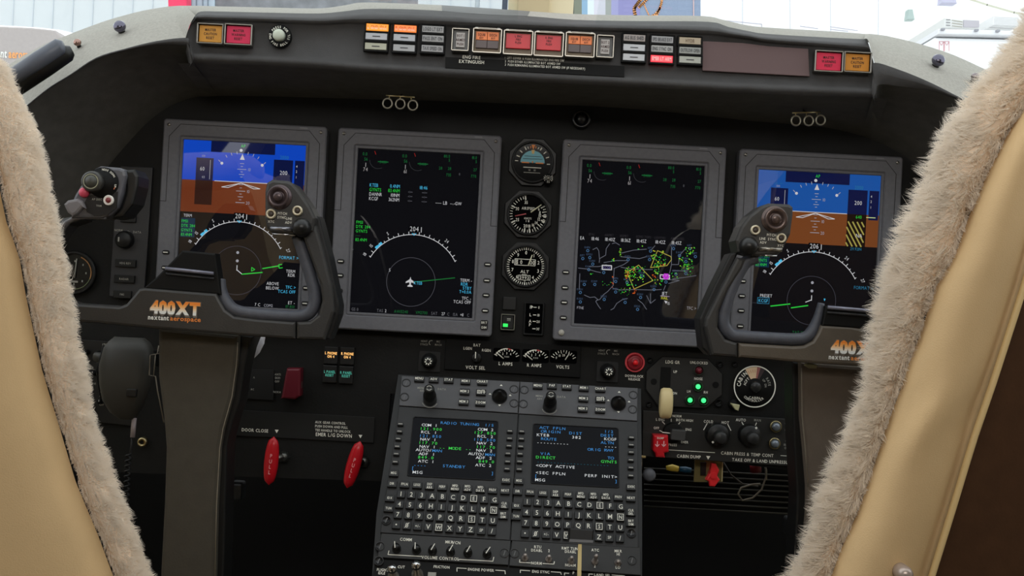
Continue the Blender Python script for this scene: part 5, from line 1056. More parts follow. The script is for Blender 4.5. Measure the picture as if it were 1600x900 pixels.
radio = [('RADIO TUNING', 0.32, 0.07, CB, 'l'), ('1/5', 0.96, 0.07, CB, 'r'), ('COM 1', 0.10, 0.125, CW, 'l'), ('COM 2', 0.96, 0.15, CW, 'r'), ('121.900', 0.08, 0.19, CG, 'l'), ('127.850', 0.99, 0.21, CG, 'r'),
 ('RCL 1', 0.10, 0.25, CW, 'l'), ('RCL 2', 0.96, 0.27, CW, 'r'), ('121.850', 0.08, 0.315, CB, 'l'), ('118.500', 0.99, 0.33, CB, 'r'), ('NAV 1', 0.10, 0.375, CW, 'l'), ('NAV 2', 0.96, 0.39, CW, 'r'), ('117.70', 0.08, 0.435, CG, 'l'), ('117.70', 0.99, 0.455, CG, 'r'),
 ('NAV 1', 0.10, 0.50, CW, 'l'), ('NAV 2', 0.96, 0.515, CW, 'r'), ('-- MODE --', 0.52, 0.505, CG, 'c'), ('AUTO/', 0.06, 0.56, CW, 'l'), ('MAN', 0.253, 0.56, CB, 'l'), ('AUTO/', 0.87, 0.58, CW, 'r'), ('MAN', 0.99, 0.58, CB, 'r'), ('ADF 1', 0.10, 0.625, CW, 'l'), ('ADF 2', 0.96, 0.64, CW, 'r'),
 ('849.0', 0.09, 0.685, CG, 'l'), ('849.0', 0.99, 0.70, CG, 'r'), ('ATC 1', 0.10, 0.75, CW, 'l'), ('ATC 2', 0.96, 0.765, CW, 'r'), ('STANDBY', 0.52, 0.81, CB, 'c'), ('----', 0.05, 0.82, CB, 'l'), ('[', 0.03, 0.87, CB, 'l'), (']', 0.99, 0.89, CB, 'r'), ('MSG', 0.05, 0.94, CW, 'l')]
fpl = [('ACT FPLN', 0.07, 0.05, CB, 'l'), ('1/2', 0.95, 0.06, CB, 'r'), ('ORIGIN', 0.09, 0.115, CB, 'l'), ('DIST', 0.50, 0.12, CB, 'c'), ('DEST', 0.95, 0.13, CB, 'r'), ('KTEB', 0.04, 0.18, CW, 'l'), ('382', 0.51, 0.19, CW, 'c'), ('KCGF', 0.99, 0.19, CW, 'r'), ('ROUTE', 0.09, 0.245, CB, 'l'), ('ALTN', 0.95, 0.255, CB, 'r'), ('----------', 0.04, 0.31, CW, 'l'), ('----', 0.99, 0.32, CW, 'r'),
 ('ORIG RWY', 0.95, 0.385, CB, 'r'), ('VIA', 0.09, 0.50, CB, 'l'), ('TO', 0.95, 0.515, CB, 'r'), ('DIRECT', 0.04, 0.565, CG, 'l'), ('GYNTS', 0.99, 0.58, CG, 'r'), ('----------------------', 0.05, 0.64, CD, 'l'), ('<COPY ACTIVE', 0.04, 0.705, CW, 'l'), ('<SEC FPLN', 0.04, 0.825, CW, 'l'), ('PERF INIT>', 0.99, 0.83, CW, 'r'), ('[', 0.03, 0.88, CB, 'l'), (']', 0.99, 0.90, CB, 'r'), ('MSG', 0.04, 0.945, CW, 'l')]
unit('left keypad unit, its screen headed RADIO TUNING', [(628, 589), (811.5, 598), (809, 647), (624, 635)], (715, 700),
     [(624, 636), (809.3, 648), (796.5, 845), (594.5, 833)],
     [('DIR', 613, 758.5), ('FPLN', 632.5, 759.5), ('LEGS', 652, 760.5), ('DEP|ARR', 671.5, 762), ('PERF', 691, 763.5), ('MFD|MENU', 711, 764.5), ('MFD|ADV', 730.5, 765.5), ('MFD|DATA', 750.5, 767), ('PREV', 769.5, 768.5), ('NEXT', 789, 769.5), ('IDX', 609.5, 781), ('TUN', 607.5, 797), ('CLR|DEL', 787.5, 792), ('BRT|DIM', 786, 808), ('MSG', 615.5, 742), ('EXEC', 790.5, 753)],
     [(627, 774.5), (772.5, 784)], [(619.5, 822.5), (768.5, 832.5)],
     [(626, 665.5), (624.5, 677), (622.5, 688.5), (621, 700.5), (619.5, 712), (618, 724.5)], [(796.5, 676.5), (796, 688), (795, 699.5), (793.5, 711.5), (793, 724), (792, 735.5)],
     [(648, 653), (778, 660.5), (772, 752), (636.5, 743)], radio, None, (672, 627), (780.5, 622), [(781, 621), (783, 605), (765.5, 618.5), (797, 620.5), (780.5, 634)],
     [('MENU', 655.5, 595.5), ('ADV', 678, 596.5), ('STAT', 701, 597.5), ('MEM 1', 727.5, 599.5), ('CHART', 753.5, 600.5), ('MEM 2', 726, 615.5), ('#', 751.5, 616.5), ('MEM 3', 724.5, 631.5), ('ZOOM', 750.5, 633)],
     [('MENU', 658, 608, 3.2), ('ADV', 660, 612.5, 2.8), ('DATA', 690.5, 610, 3.4)], [(604, 814.5), (635, 600), (632, 622), (790+13, 610), (803, 632)], None)
unit('right keypad unit, its screen headed ACT FPLN', [(813, 598), (996, 608), (995, 659), (810.3, 647.5)], (900, 715),
     [(810.8, 648.3), (996, 660), (997, 857), (798, 845.2)],
     [('DIR', 808.5, 770.5), ('FPLN', 828, 771.5), ('LEGS', 848, 773), ('DEP|ARR', 867.5, 774), ('PERF', 887, 775.5), ('MFD|MENU', 907, 776.5), ('MFD|ADV', 926.5, 777.5), ('MFD|DATA', 946, 778.5), ('PREV', 965.5, 779.5), ('NEXT', 985, 781), ('IDX', 807, 793), ('TUN', 806, 809.5), ('CLR|DEL', 985, 803), ('BRT|DIM', 985, 819.5), ('MSG', 810.5, 754), ('EXEC', 985.5, 763.5)],
     [(823.5, 786.5), (969, 794.5)], [(820, 836), (968, 843.5)],
     [(815, 677), (814.5, 688.5), (813.5, 700.5), (812.5, 712), (811.5, 724), (811, 736)], [(986, 686.5), (985.5, 698), (985.5, 709.5), (985, 721.5), (985, 733.5), (985, 746)],
     [(834.5, 664), (967.5, 671.5), (963.5, 763), (829.5, 755)], fpl, None, (858.5, 637), (965.5, 633), [(966, 631), (967, 615.5), (950, 628.5), (982.5, 630.5), (966, 644.5)],
     [('MENU', 840, 606.5), ('PAF', 862, 606.5), ('STAT', 885, 608), ('MEM 1', 911.5, 610), ('CHART', 937.5, 611.5), ('MEM 2', 911, 626.5), ('#', 937.5, 627.5), ('MEM 3', 910, 642.5), ('ZOOM', 937, 644)],
     [('MENU', 842.5, 620.5, 3.2), ('ADV', 843, 625, 2.8), ('DATA', 877, 622, 3.4)], [(986, 834.5), (819, 611), (817.5, 633), (989, 619), (988, 641.5)], None)
# throttle quadrant levers standing up from the pedestal
for lab, x, y, hh in (('left of the two chrome tipped levers at the foot of the keypads', 616, 909, 0.045), ('right of the two chrome tipped levers at the foot of the keypads', 653, 906, 0.050)):
    t = T('cutoff_lever', lab, 'lever', PED, x, y, 'chrome tipped levers'); k = t.s; t.empty()
    b = MB(); b.lathe(0, 0, [(9*k, 0), (9*k, hh*0.42), (8*k, hh*0.46), (5.5*k, hh*0.48), (5*k, hh*0.9)], mat((150, 146, 138), 0.3, metal=0.8), 20); t.part('stem', b)
    b = MB(); b.lathe(0, 0, [(5*k, hh*0.88), (7.2*k, hh*0.94), (7.5*k, hh), (6*k, hh+5*k), (0.5*k, hh+7*k)], CHR, 20); t.part('tip', b, label='chrome tip')
P0 = pt(905, 940, 1.17)
t = T('flap_lever', 'tall gold lever with a flat black handle in front of the right keypad', 'lever', Plane(P0, V=(0, 0.25, 0.97)), 905, 940); k = t.s; t.empty()
b = MB(); a1, a2 = t.q(906, 850), t.q(903, 1000); b.add([(a1[0]-2.8*k, a1[1], -0.004), (a1[0]+2.8*k, a1[1], -0.004), (a1[0]+2.8*k, a1[1], 0.002), (a1[0]-2.8*k, a1[1], 0.002), (a2[0]-3.6*k, a2[1], -0.004), (a2[0]+3.6*k, a2[1], -0.004), (a2[0]+3.6*k, a2[1], 0.002), (a2[0]-3.6*k, a2[1], 0.002)],
      [(0, 1, 2, 3), (4, 7, 6, 5), (3, 2, 6, 7), (1, 0, 4, 5), (2, 1, 5, 6), (0, 3, 7, 4)], mat((206, 188, 136), 0.35, metal=0.5)); t.part('rod', b, label='gold coloured rod')
b = MB(); b.slab(t.qs([(889, 825), (927, 828), (926, 847), (888, 844)]), -0.016, 0.008, mat((11, 11, 11), 0.5), 0.0015); b.slab(t.qs([(889, 842.5), (925.5, 844.5), (925.5, 848.5), (888.5, 847)]), 0.004, 0.0095, mat((104, 104, 106), 0.5)); t.part('handle', b)
# ------------------------------------------------------------------ control columns and yokes
YD = 1.20; YP = FP(YD)
YM = mat((46, 45, 44), 0.42, spec=0.5, noise=0.12, nscale=40, bump=0.25, bscale=500, name='yoke_paint')
YM2 = mat((84, 76, 66), 0.42, spec=0.5, noise=0.12, nscale=40, bump=0.25, bscale=500, name='yoke_paint_brown')
ROLLM = mat((70, 72, 80), 0.5, spec=0.4, noise=0.1, nscale=120, bump=0.4, bscale=700, name='grip_vinyl')
COLM = mat((74, 70, 62), 0.75, spec=0.2, noise=0.06, bump=0.4, bscale=400, name='column_cover')
COLM2 = mat((102, 92, 82), 0.75, spec=0.2, noise=0.06, bump=0.4, bscale=400, name='column_cover_light')
def smooth2(pts, k=4, closed=False):
    out = []; n = len(pts); R = range(n) if closed else range(n-1)
    for i in R:
        p0, p1, p2, p3 = (pts[(i-1) % n], pts[i], pts[(i+1) % n], pts[(i+2) % n]) if closed else (pts[max(i-1, 0)], pts[i], pts[i+1], pts[min(i+2, n-1)])
        for j in range(k):
            t = j/k; out.append(tuple(0.5*((2*b)+(-a+c)*t+(2*a-5*b+4*c-d)*t*t+(-a+3*b-3*c+d)*t**3) for a, b, c, d in zip(p0, p1, p2, p3)))
    if not closed: out.append(tuple(pts[-1]))
    return out
def tubepx(t, b, pts, z, r, m, n=12, ell=1.0): b.tube([(*t.q(x, y), zz) for (x, y), zz in zip(pts, z if isinstance(z, (list, tuple)) else [z]*len(pts))], [q_*t.s for q_ in r] if isinstance(r, (list, tuple)) else r*t.s, m, n, ell=ell)
def hat(t, px, py, r, z, m1, m2):
    b = MB(); u, v = t.q(px, py); k = t.s
    b.lathe(u, v, [(r*1.22*k, z-0.001), (r*1.15*k, z+0.002), (r*k, z+0.002), (r*k, z+0.008), (r*0.93*k, z+0.010), (r*0.6*k, z+0.006), (r*0.48*k, z+0.004), (r*0.46*k, z+0.009), (r*0.36*k, z+0.011), (0.5*k, z+0.0105)], m1, 32)
    t.part('trim_hat', b)
def ringbtn(t, px, py, r, z, m, cm):
    b = MB(); u, v = t.q(px, py); k = t.s
    b.lathe(u, v, [(r*k, z), (r*k, z+0.003), (r*0.86*k, z+0.0045), (r*0.62*k, z+0.0042), (r*0.55*k, z+0.002)], m, 24)
    b.lathe(u, v, [(r*0.56*k, z+0.001), (r*0.5*k, z+0.0035), (r*0.3*k, z+0.004)], cm, 16); t.part('push_button', b)
def logo(t, px, py, z):
    """lettering on the yoke hub: px, py is the left end of the big number's middle line"""
    b = MB(); k = t.s; u, v = t.q(px, py)
    H = 19.5*k; sx = 0.80; kk = H/CAPH
    wt = 0.075
    # grey edge behind, then white to orange letters sliced in bands (printed colour fade)
    b.fit('400XT', u-1.2*k, u+79.2*k, v-0.6*k, H*1.07, mat((112, 104, 96), 0.5), z, gap=-0.045, bold=0.08)
    bands = [(-0.02, 0.22, (228, 228, 224)), (0.22, 0.38, (236, 222, 204)), (0.38, 0.52, (240, 204, 164)), (0.52, 0.66, (242, 180, 116)), (0.66, 0.80, (240, 158, 78)), (0.80, 1.05, (234, 134, 48))]
    tmp = MB(); tmp.fit('400XT', 0, 78*k, 0, H, LEG, 0, gap=-0.03, bold=0.06)
    for (f0, f1, c) in bands:
        m = mat(c, 0.5); lo, hi = -H/2+f0*H, -H/2+f1*H
        for f in tmp.f:
            poly = [tmp.v[i][:2] for i in f]
            for (yy, sg) in ((lo, 1), (hi, -1)):
                out = []
                for i in range(len(poly)):
                    a, c2 = poly[i-1], poly[i]; da, dc = (a[1]-yy)*sg, (c2[1]-yy)*sg
                    if (da >= 0) != (dc >= 0): s_ = da/(da-dc); out.append((a[0]+(c2[0]-a[0])*s_, a[1]+(c2[1]-a[1])*s_))
                    if dc >= 0: out.append(c2)
                poly = out
                if len(poly) < 3: break
            if len(poly) >= 3 and abs(parea(poly)) > 1e-9: b.poly([(u+x, v+y) for x, y in poly], z+0.0003, m)
    b.fit('nextant', u-2.5*k, u+30*k, v-15.8*k, 7.2*k, WHT, z+0.0002, gap=0.06, bold=0.035)
    b.fit('aerospace', u+32*k, u+80*k, v-15.8*k, 7.2*k, mat((224, 134, 62), 0.5), z+0.0002, gap=0.06, bold=0.02)
    t.part('lettering', b, label='orange and white 400XT lettering')
def clip(t, polyb, bar, z):
    b = MB(); b.slab(t.qs(polyb), z-0.02, z-0.002, VBLK, 0.002); t.part('chart_clip', b)
    b = MB(); tubepx(t, b, bar, z+0.001, 3.0, mat((120, 120, 134), 0.35, metal=0.4), 10); tubepx(t, b, [(x, y+8) for x, y in bar], z-0.001, 2.0, mat((40, 40, 42), 0.4), 8); t.part('clip_bar', b)

# left yoke
t = T('control_yoke', 'left control yoke with 400XT lettering on its hub', 'control yoke', YP, 290, 490, 'pair of control yokes'); t.empty(); k = t.s
b = MB()
hub = [(40, 462), (75, 470), (112, 474), (186, 479), (197, 475), (208, 462), (217, 451), (226, 449.5), (338, 458.5), (344, 470), (352, 484), (366, 494), (400, 498.5), (462, 503), (462, 530.5), (455, 530), (345, 522), (240, 513.5), (150, 505), (60, 500), (36, 480)]
b.slab(t.qs(hub), -0.030, 0.0, YM, 0.003); t.part('hub', b)
b = MB(); b.slab(t.qs([(463, 503), (484, 502), (497, 492), (503, 470), (500, 445), (482, 395), (470, 362), (480, 355), (493, 352), (503, 385), (518, 445), (522, 487), (507, 531), (463, 530.5)]), -0.032, 0.0, YM, 0.003)
b.slab(t.qs([(478, 330), (496, 338), (512, 400), (528, 478), (527, 492), (513, 531), (503, 531), (512, 486), (500, 420)]), -0.045, -0.010, BLK2, 0.002)
t.part('right_arm', b)
b = MB(); path = smooth2([(343, 436), (343, 450), (348, 468), (362, 484), (390, 491), (430, 494), (462, 495), (480, 490), (489, 474), (487, 448), (474, 404), (462, 368)], 5)
n_ = len(path); tubepx(t, b, path, [-0.012+0.004*math.sin(3.14*i/n_) for i in range(n_)], [5+5*min(1, i/12.0) for i in range(n_)], ROLLM, 16)
t.part('inner_grip', b, label='padded inner roll of the grip')
b = MB(); b.slab(t.qs([(415, 342), (415, 300), (418, 286), (426, 281), (450, 283), (459, 287), (468, 298), (486, 324), (494, 341), (490, 362), (458, 367), (425, 364), (418, 356)]), -0.035, 0.004, YM, 0.003)
txt(t, b, 'PITCH', 442.5, 334, 4, z=0.0044); txt(t, b, 'SYNC', 441.5, 340, 4, z=0.0044); txt(t, b, 'LINE', 453, 342, 3.8, z=0.0044); txt(t, b, 'ADV', 452, 348, 3.8, z=0.0044); txt(t, b, 'XTC', 425, 346.5, 3.6, z=0.0044)
t.part('right_horn', b)
hat(t, 438, 308.5, 16.5, 0.004, mat((84, 72, 74), 0.25, metal=0.5), None)
RB = mat((206, 196, 170), 0.35, metal=0.3)
ringbtn(t, 425.5, 335, 8, 0.004, RB, mat((60, 50, 44), 0.4)); ringbtn(t, 466.5, 330, 8, 0.004, RB, mat((60, 50, 44), 0.4))
b = MB(); tubepx(t, b, [(424, 357.5), (460, 358.5)], 0.004, 4.0, mat((130, 130, 136), 0.25, metal=0.8), 10); tubepx(t, b, [(426, 365.5), (462, 367.5)], 0.002, 1.6, CHR, 8); t.part('chrome_strip', b)
b = MB(); u, v = t.q(473, 356); b.lathe(u, v, [(14*k, -0.01), (15*k, 0.002), (14*k, 0.010), (9*k, 0.015), (0.5*k, 0.016)], mat((22, 22, 22), 0.35), 28); t.part('thumb_pad', b)
b = MB(); b.slab(t.qs([(44, 470), (38, 440), (50, 400), (78, 362), (98, 341), (112, 338), (128, 343), (104, 352), (80, 384), (66, 430), (80, 462), (112, 474)]), -0.032, 0.0, YM, 0.003); tubepx(t, b, smooth2([(80, 395), (92, 362), (108, 345), (130, 340), (165, 341)], 4), -0.002, [9, 9, 8, 7, 6, 6, 5, 5, 4, 4, 3, 3, 2.5, 2.5, 2, 2, 2][:17], mat((90, 88, 90), 0.35, spec=0.5), 12); t.part('left_arm', b)
b = MB(); b.slab(t.qs([(118, 305), (130, 286), (149, 264), (158, 260), (188, 262.5), (196, 266), (198, 275), (191, 306), (184, 325), (172, 337), (160, 341), (112, 341), (112, 320)]), -0.035, 0.003, mat((84, 84, 90), 0.4, spec=0.5), 0.003)
b.slab(t.qs([(194, 265), (208, 264), (214, 275), (213, 290), (206, 318), (190, 338), (172, 341), (186, 325), (194, 300)]), -0.040, -0.004, BLK2, 0.003)
u, v = t.q(163, 286); b.lathe(u, v, [(24.5*k, 0.002), (24*k, 0.0045)], VBLK, 36); b.slab(t.qs([(134, 318), (140, 306), (186, 300), (184, 325), (170, 336), (150, 338), (138, 332)]), 0.002, 0.0042, mat((26, 26, 28), 0.4)); t.part('left_horn', b)
b = MB(); u, v = t.q(163, 286); b.arctext('NOSE DOWN', u, v, 20.5*k, 62, 3.2*k, LEG, 0.0049, pitch=0.85); b.arctext('UP', u, v, 20.5*k, -12, 3.2*k, LEG, 0.0049, pitch=0.85); b.ring(u, v, 19.6*k, 21*k, 0.0049, mat((190, 110, 80), 0.5), 8, -28, -18); txt(t, b, 'AP DISC', 154, 312, 3.2, z=0.0048, m=LEGD); txt(t, b, 'TRIM', 157, 322, 3.0, z=0.0048, m=LEGD); t.part('lettering', b)
b = MB(); u, v = t.q(149, 285); b.lathe(u, v, [(17*k, 0.003), (16*k, 0.011), (13.5*k, 0.013), (9*k, 0.0125)], mat((56, 55, 52), 0.45), 32); b.ring(u, v, 10.5*k, 11.8*k, 0.0134, mat((150, 150, 128), 0.5), 32); b.lathe(u, v, [(10*k, 0.012), (9.6*k, 0.0135), (4*k, 0.015), (0.5*k, 0.0155)], mat((64, 64, 58), 0.4), 24); t.part('trim_hat', b)
b = MB(); u, v = t.q(134.5, 301.5); b.lathe(u, v, [(8*k, 0.003), (7.6*k, 0.007), (5*k, 0.009), (0.5*k, 0.0095)], mat((202, 72, 96), 0.4), 24); t.part('disconnect_button', b, label='pinkish red button')
b = MB(); u, v = t.q(172.5, 313.5); b.lathe(u, v, [(8*k, 0.003), (8*k, 0.006), (7*k, 0.007), (5*k, 0.006)], mat((236, 232, 226), 0.4), 24); b.lathe(u, v, [(4.6*k, 0.004), (4*k, 0.0075)], mat((120, 50, 52), 0.4), 16); t.part('push_button', b)
b = MB(); b.slab(t.qs([(104, 320), (110, 314), (126, 311), (134, 316), (138, 327), (133, 326), (125, 335), (118, 339), (110, 333), (106, 325)]), -0.01, 0.009, mat((112, 108, 110), 0.5), 0.003); t.part('thumb_pad', b)
clip(t, [(284, 391), (336, 396), (345, 461), (222, 451), (240, 436)], [(259, 419.5), (334, 427.5)], 0.0)
logo(t, 235, 479.5, 0.0006)
# right yoke
t = T('control_yoke', 'right control yoke, its 400XT lettering partly hidden by the seat fleece', 'control yoke', YP, 1250, 545, 'pair of control yokes'); t.empty(); k = t.s
b = MB(); b.slab(t.qs([(1154, 536), (1240, 541), (1256, 540), (1270, 533), (1278, 520), (1283, 508), (1330, 510), (1350, 514), (1376, 522), (1450, 528), (1460, 545), (1450, 582), (1400, 578), (1350, 573), (1258, 567), (1154, 558.5)]), -0.030, 0.0, YM2, 0.003); t.part('hub', b)
b = MB(); b.slab(t.qs([(1152, 402), (1166, 404), (1160, 420), (1140, 450), (1124, 486), (1122, 512), (1134, 530), (1153, 536), (1152.5, 558.5), (1112, 555.5), (1101, 510), (1103, 498), (1128, 448)]), -0.032, 0.0, YM, 0.003)
b.slab(t.qs([(1144, 396), (1158, 392), (1140, 430), (1106, 500), (1108, 512), (1118, 557), (1111, 557), (1100, 545), (1095, 499), (1116, 452)]), -0.045, -0.010, BLK2, 0.002); t.part('left_arm', b)
b = MB(); path = smooth2([(1185, 402), (1170, 408), (1158, 424), (1143, 456), (1134, 486), (1133, 508), (1144, 523), (1160, 526), (1200, 529), (1245, 531), (1262, 528), (1273, 517), (1282, 496), (1287, 474)], 5)
n_ = len(path); tubepx(t, b, path, [-0.010+0.003*math.sin(3.14*i/n_) for i in range(n_)], [10-5*max(0, (i-n_+12)/12.0) for i in range(n_)], ROLLM, 16); t.part('inner_grip', b, label='padded inner roll of the grip')
b = MB(); b.slab(t.qs([(1200, 318), (1232, 319.5), (1238, 324), (1238, 335), (1234, 366), (1222, 390), (1214, 399), (1180, 401), (1152, 394), (1148, 376), (1157, 354), (1170, 337), (1188, 323)]), -0.035, 0.004, YM, 0.003)
txt(t, b, 'PITCH', 1204, 367.5, 4, z=0.0044); txt(t, b, 'SYNC', 1205, 374, 4, z=0.0044); txt(t, b, 'LINE', 1190, 373, 3.8, z=0.0044); txt(t, b, 'ADV', 1191, 379, 3.8, z=0.0044); txt(t, b, 'XTC', 1218, 384, 3.4, z=0.0044); t.part('left_horn', b)
hat(t, 1208.5, 343, 17.5, 0.004, mat((92, 78, 74), 0.25, metal=0.5), None)
ringbtn(t, 1178.5, 360, 7.8, 0.004, RB, mat((60, 50, 44), 0.4)); ringbtn(t, 1218.5, 372.5, 7.8, 0.004, RB, mat((60, 50, 44), 0.4))
b = MB(); tubepx(t, b, [(1183, 389), (1220, 390.5)], 0.004, 4.0, mat((140, 134, 124), 0.25, metal=0.8), 10); tubepx(t, b, [(1183, 398.5), (1213, 400)], 0.002, 1.6, CHR, 8); t.part('chrome_strip', b)
b = MB(); u, v = t.q(1168, 385); b.lathe(u, v, [(14*k, -0.01), (15*k, 0.002), (14*k, 0.010), (9*k, 0.015), (0.5*k, 0.016)], mat((24, 24, 23), 0.35), 28); t.part('thumb_pad', b)
clip(t, [(1290, 478), (1378, 489), (1386, 518), (1284, 509)], [(1292, 480), (1372, 487)], 0.002)
logo(t, 1298, 541.5, 0.0006)

def column(label, front, side, m, edge):
    t = T('control_column', label, 'control column', FP(1.235), front[0][0], front[0][1], 'pair of control columns'); t.empty(); k = t.s
    b = MB(); b.slab(t.qs(front), -0.06, 0.0, m, 0.004); t.part('cover', b)
    b = MB(); b.slab(t.qs(side), -0.05, -0.012, BLK2, 0.002); t.part('side_rail', b)
    b = MB(); tubepx(t, b, edge, 0.0005, 0.9, mat((128, 120, 106), 0.5), 6); t.part('edge_trim', b)
    return t
column('left control column, dark grey cover widening under the yoke', [(247, 512), (372, 524), (371, 545), (369, 570), (362, 620), (348, 670), (343, 700), (338, 790), (335, 905), (330, 1500), (240, 1500), (250, 905), (256, 790), (259, 700), (255, 650), (247, 590)],
       [(366, 522), (393, 526), (385, 546), (377, 580), (370, 630), (356, 672), (350, 700), (345, 905), (340, 1500), (322, 1500), (330, 905), (335, 700), (360, 600)], COLM, [(371.5, 535), (371, 550), (369.5, 570), (362.5, 620), (348.5, 670), (343.5, 700), (338.5, 790), (336, 900)])
column('right control column, brownish grey cover partly behind the right seat', [(1251, 566), (1440, 580), (1436, 700), (1400, 905), (1380, 1500), (1240, 1500), (1252, 905), (1262, 800), (1262, 760), (1257, 700), (1252, 650)],
       [(1242, 566), (1256, 567), (1257, 650), (1262, 700), (1267, 780), (1258, 905), (1250, 1500), (1232, 1500), (1243, 905), (1250, 780), (1244, 680)], COLM2, [(1252, 575), (1253, 650), (1258, 700), (1262.5, 760)])
t = panel_thing('hub_light', 'small pale lamp under the right yoke hub', 'lamp', 1262, 571, plane=FP(1.225)); k = t.s
b = MB(); b.tube([(-5*k, 1*k, 0), (2*k, 0, 0), (14*k, -1*k, 0)], [2*k, 4.5*k, 3*k], mat((150, 146, 116), 0.5), 12); t.mesh(b)
# rudder pedal arms glimpsed in the footwell
for lab, l in (('thin metal pedal arm in the dark footwell beside the left column', [(361, 786), (358, 812), (354, 834)]), ('thin metal pedal arm in the dark footwell beside the right column', [(1237, 842), (1234, 862), (1236, 884)])):
    t = panel_thing('pedal_arm', lab, 'pedal', l[0][0], l[0][1], 'rudder pedals', plane=FP(1.5)); k = t.s
    b = MB(); tubepx(t, b, l, 0, 3.2, mat((215, 210, 200), 0.5), 8); t.part('arm', b)
    b = MB(); b.box(4*k, 16*k, 20*k, 28*k, -0.03, -0.005, BLK2, r=4*k, bev=0.003); u, v = t.q(*l[-1]); b.tube([(u, v, 0), (u-2*k, -1.0, -0.05)], 3*k, BLK2, 8); t.part('pedal', b)

# ------------------------------------------------------------------ the two seats, seen from behind
FLM = mat((234, 212, 188), 0.95, spec=0.1, noise=0.08, nscale=25, name='sheepskin')
FLM2 = mat((252, 242, 228), 0.9, spec=0.1, name='sheepskin_tips')
_nt = FLM2.node_tree; _b = _nt.nodes['Principled BSDF']; _tl = _nt.nodes.new('ShaderNodeBsdfTranslucent'); _tl.inputs[0].default_value = (0.96, 0.90, 0.82, 1)
_mx = _nt.nodes.new('ShaderNodeMixShader'); _mx.inputs[0].default_value = 0.45; _nt.links.new(_b.outputs[0], _mx.inputs[1]); _nt.links.new(_tl.outputs[0], _mx.inputs[2])
_nt.links.new(_mx.outputs[0], [n for n in _nt.nodes if n.type == 'OUTPUT_MATERIAL'][0].inputs[0])
def interp(tab, y):
    for i in range(len(tab)-1):
        if y < tab[0][0] or tab[i][0] <= y <= tab[i+1][0] or i == len(tab)-2:
            f = (y-tab[i][0])/(tab[i+1][0]-tab[i][0]); return [tab[i][j]+(tab[i+1][j]-tab[i][j])*f for j in range(len(tab[0]))]
def fleece(t, tab, y0, y1, outward, yd, seed, ln, tuft):
    """tab rows: (py, inner x, outer x); a sheepskin roll with tufts of hair"""
    R = random.Random(seed); b = MB(); rings = []; K = 90; n = 20; F = []
    for i in range(K+1):
        py = y0+(y1-y0)*i/K; _, xi, xo = interp(tab, py); c = pt((xi+xo)/2, py, yd); r = (pt(xo, py, yd)-pt(xi, py, yd)).length/2
        F.append((c, r*0.94))
    ring_v = []
    for i, (c, r) in enumerate(F):
        tg = (F[min(i+1, K)][0]-F[max(i-1, 0)][0]).normalized(); ax = Vector((0, -1, 0)); ax = (ax-tg*ax.dot(tg)).normalized(); bx = tg.cross(ax)
        row = []
        for j in range(n+1):
            a = 2*math.pi*j/n; rr = r*(1+0.05*math.sin(i*1.7+2*j)+0.04*R.uniform(-1, 1)); row.append((c+ax*math.cos(a)*rr*0.9+bx*math.sin(a)*rr, (ax*math.cos(a)*1.1+bx*math.sin(a)).normalized(), tg))
        ring_v.append(row)
    b.grid([[t.w(p[0]) for p in r] for r in ring_v], FLM)
    inv = t.mw.inverted(); i3 = inv.to_3x3()
    vs = []; fs = []
    tufts = [(R.uniform(0, K), R.uniform(0, n), R.uniform(-0.9, 0.9), R.uniform(-0.5, 0.9)) for _ in range(tuft)]
    for (ti, tj, dx, dz) in tufts:
        L0 = ln*(0.55+0.75*R.random()); cnt = 18; tip = None
        for _ in range(cnt):
            fi = min(max(ti+R.gauss(0, 0.5), 0), K-1e-3); fj = (tj+R.gauss(0, 0.30)) % n; i = int(fi); j = int(fj)
            p, nn, tg = ring_v[i][j]; q_, _, _ = ring_v[min(i+1, K)][min(j+1, n)]; p = p.lerp(q_, fi-i)
            up = Vector((R.gauss(0, 0.16), R.gauss(0, 0.16), R.gauss(0, 0.16)))
            ov = Vector((-outward, 0, 0)); ac = ov-nn*ov.dot(nn); edge = max(0.0, nn.dot(ov))
            d = (nn*(0.30+0.9*edge)+ac*0.95+up+tg*dx*0.28).normalized(); d2 = (d+tg*(dx*0.5)+up*0.8+Vector((0, 0, -0.12))).normalized(); L = L0*(0.7+0.5*R.random())*(0.75+0.35*edge)
            wv = d.cross(Vector((0, 1, 0))); wv = wv.normalized() if wv.length > 1e-3 else Vector((1, 0, 0)); wv = (wv+up*0.3)*0.00030
            a0 = p-wv-nn*0.001; a1 = p+wv-nn*0.001; m0 = p+d*L*0.55-wv*0.7; m1 = p+d*L*0.55+wv*0.7; e = p+d*L*0.55+d2*L*0.5
            if tip is None: tip = e.copy()
            else: e = e.lerp(tip+(e-tip)*0.15, 0.75); m0 = m0.lerp(tip, 0.12); m1 = m1.lerp(tip, 0.12)
            o = len(vs); vs += [tuple(inv @ x) for x in (a0, a1, m1, m0, e)]; fs += [(o, o+1, o+2, o+3), (o+3, o+2, o+4)]
    b.add(vs, fs, FLM2)
    return b
LT = [(40, -85, -45), (70, -72, -40), (95, -60, -14), (112, -50, 6), (135, -35, 14), (160, -28, 26), (215, -12, 52), (273, 4, 66), (344, 18, 79), (400, 39, 92), (460, 49, 104), (511, 60, 108), (583, 76, 127), (661, 100, 139), (755, 128, 172), (833, 161, 202), (900, 186, 226), (1000, 224, 276), (1300, 320, 380)]
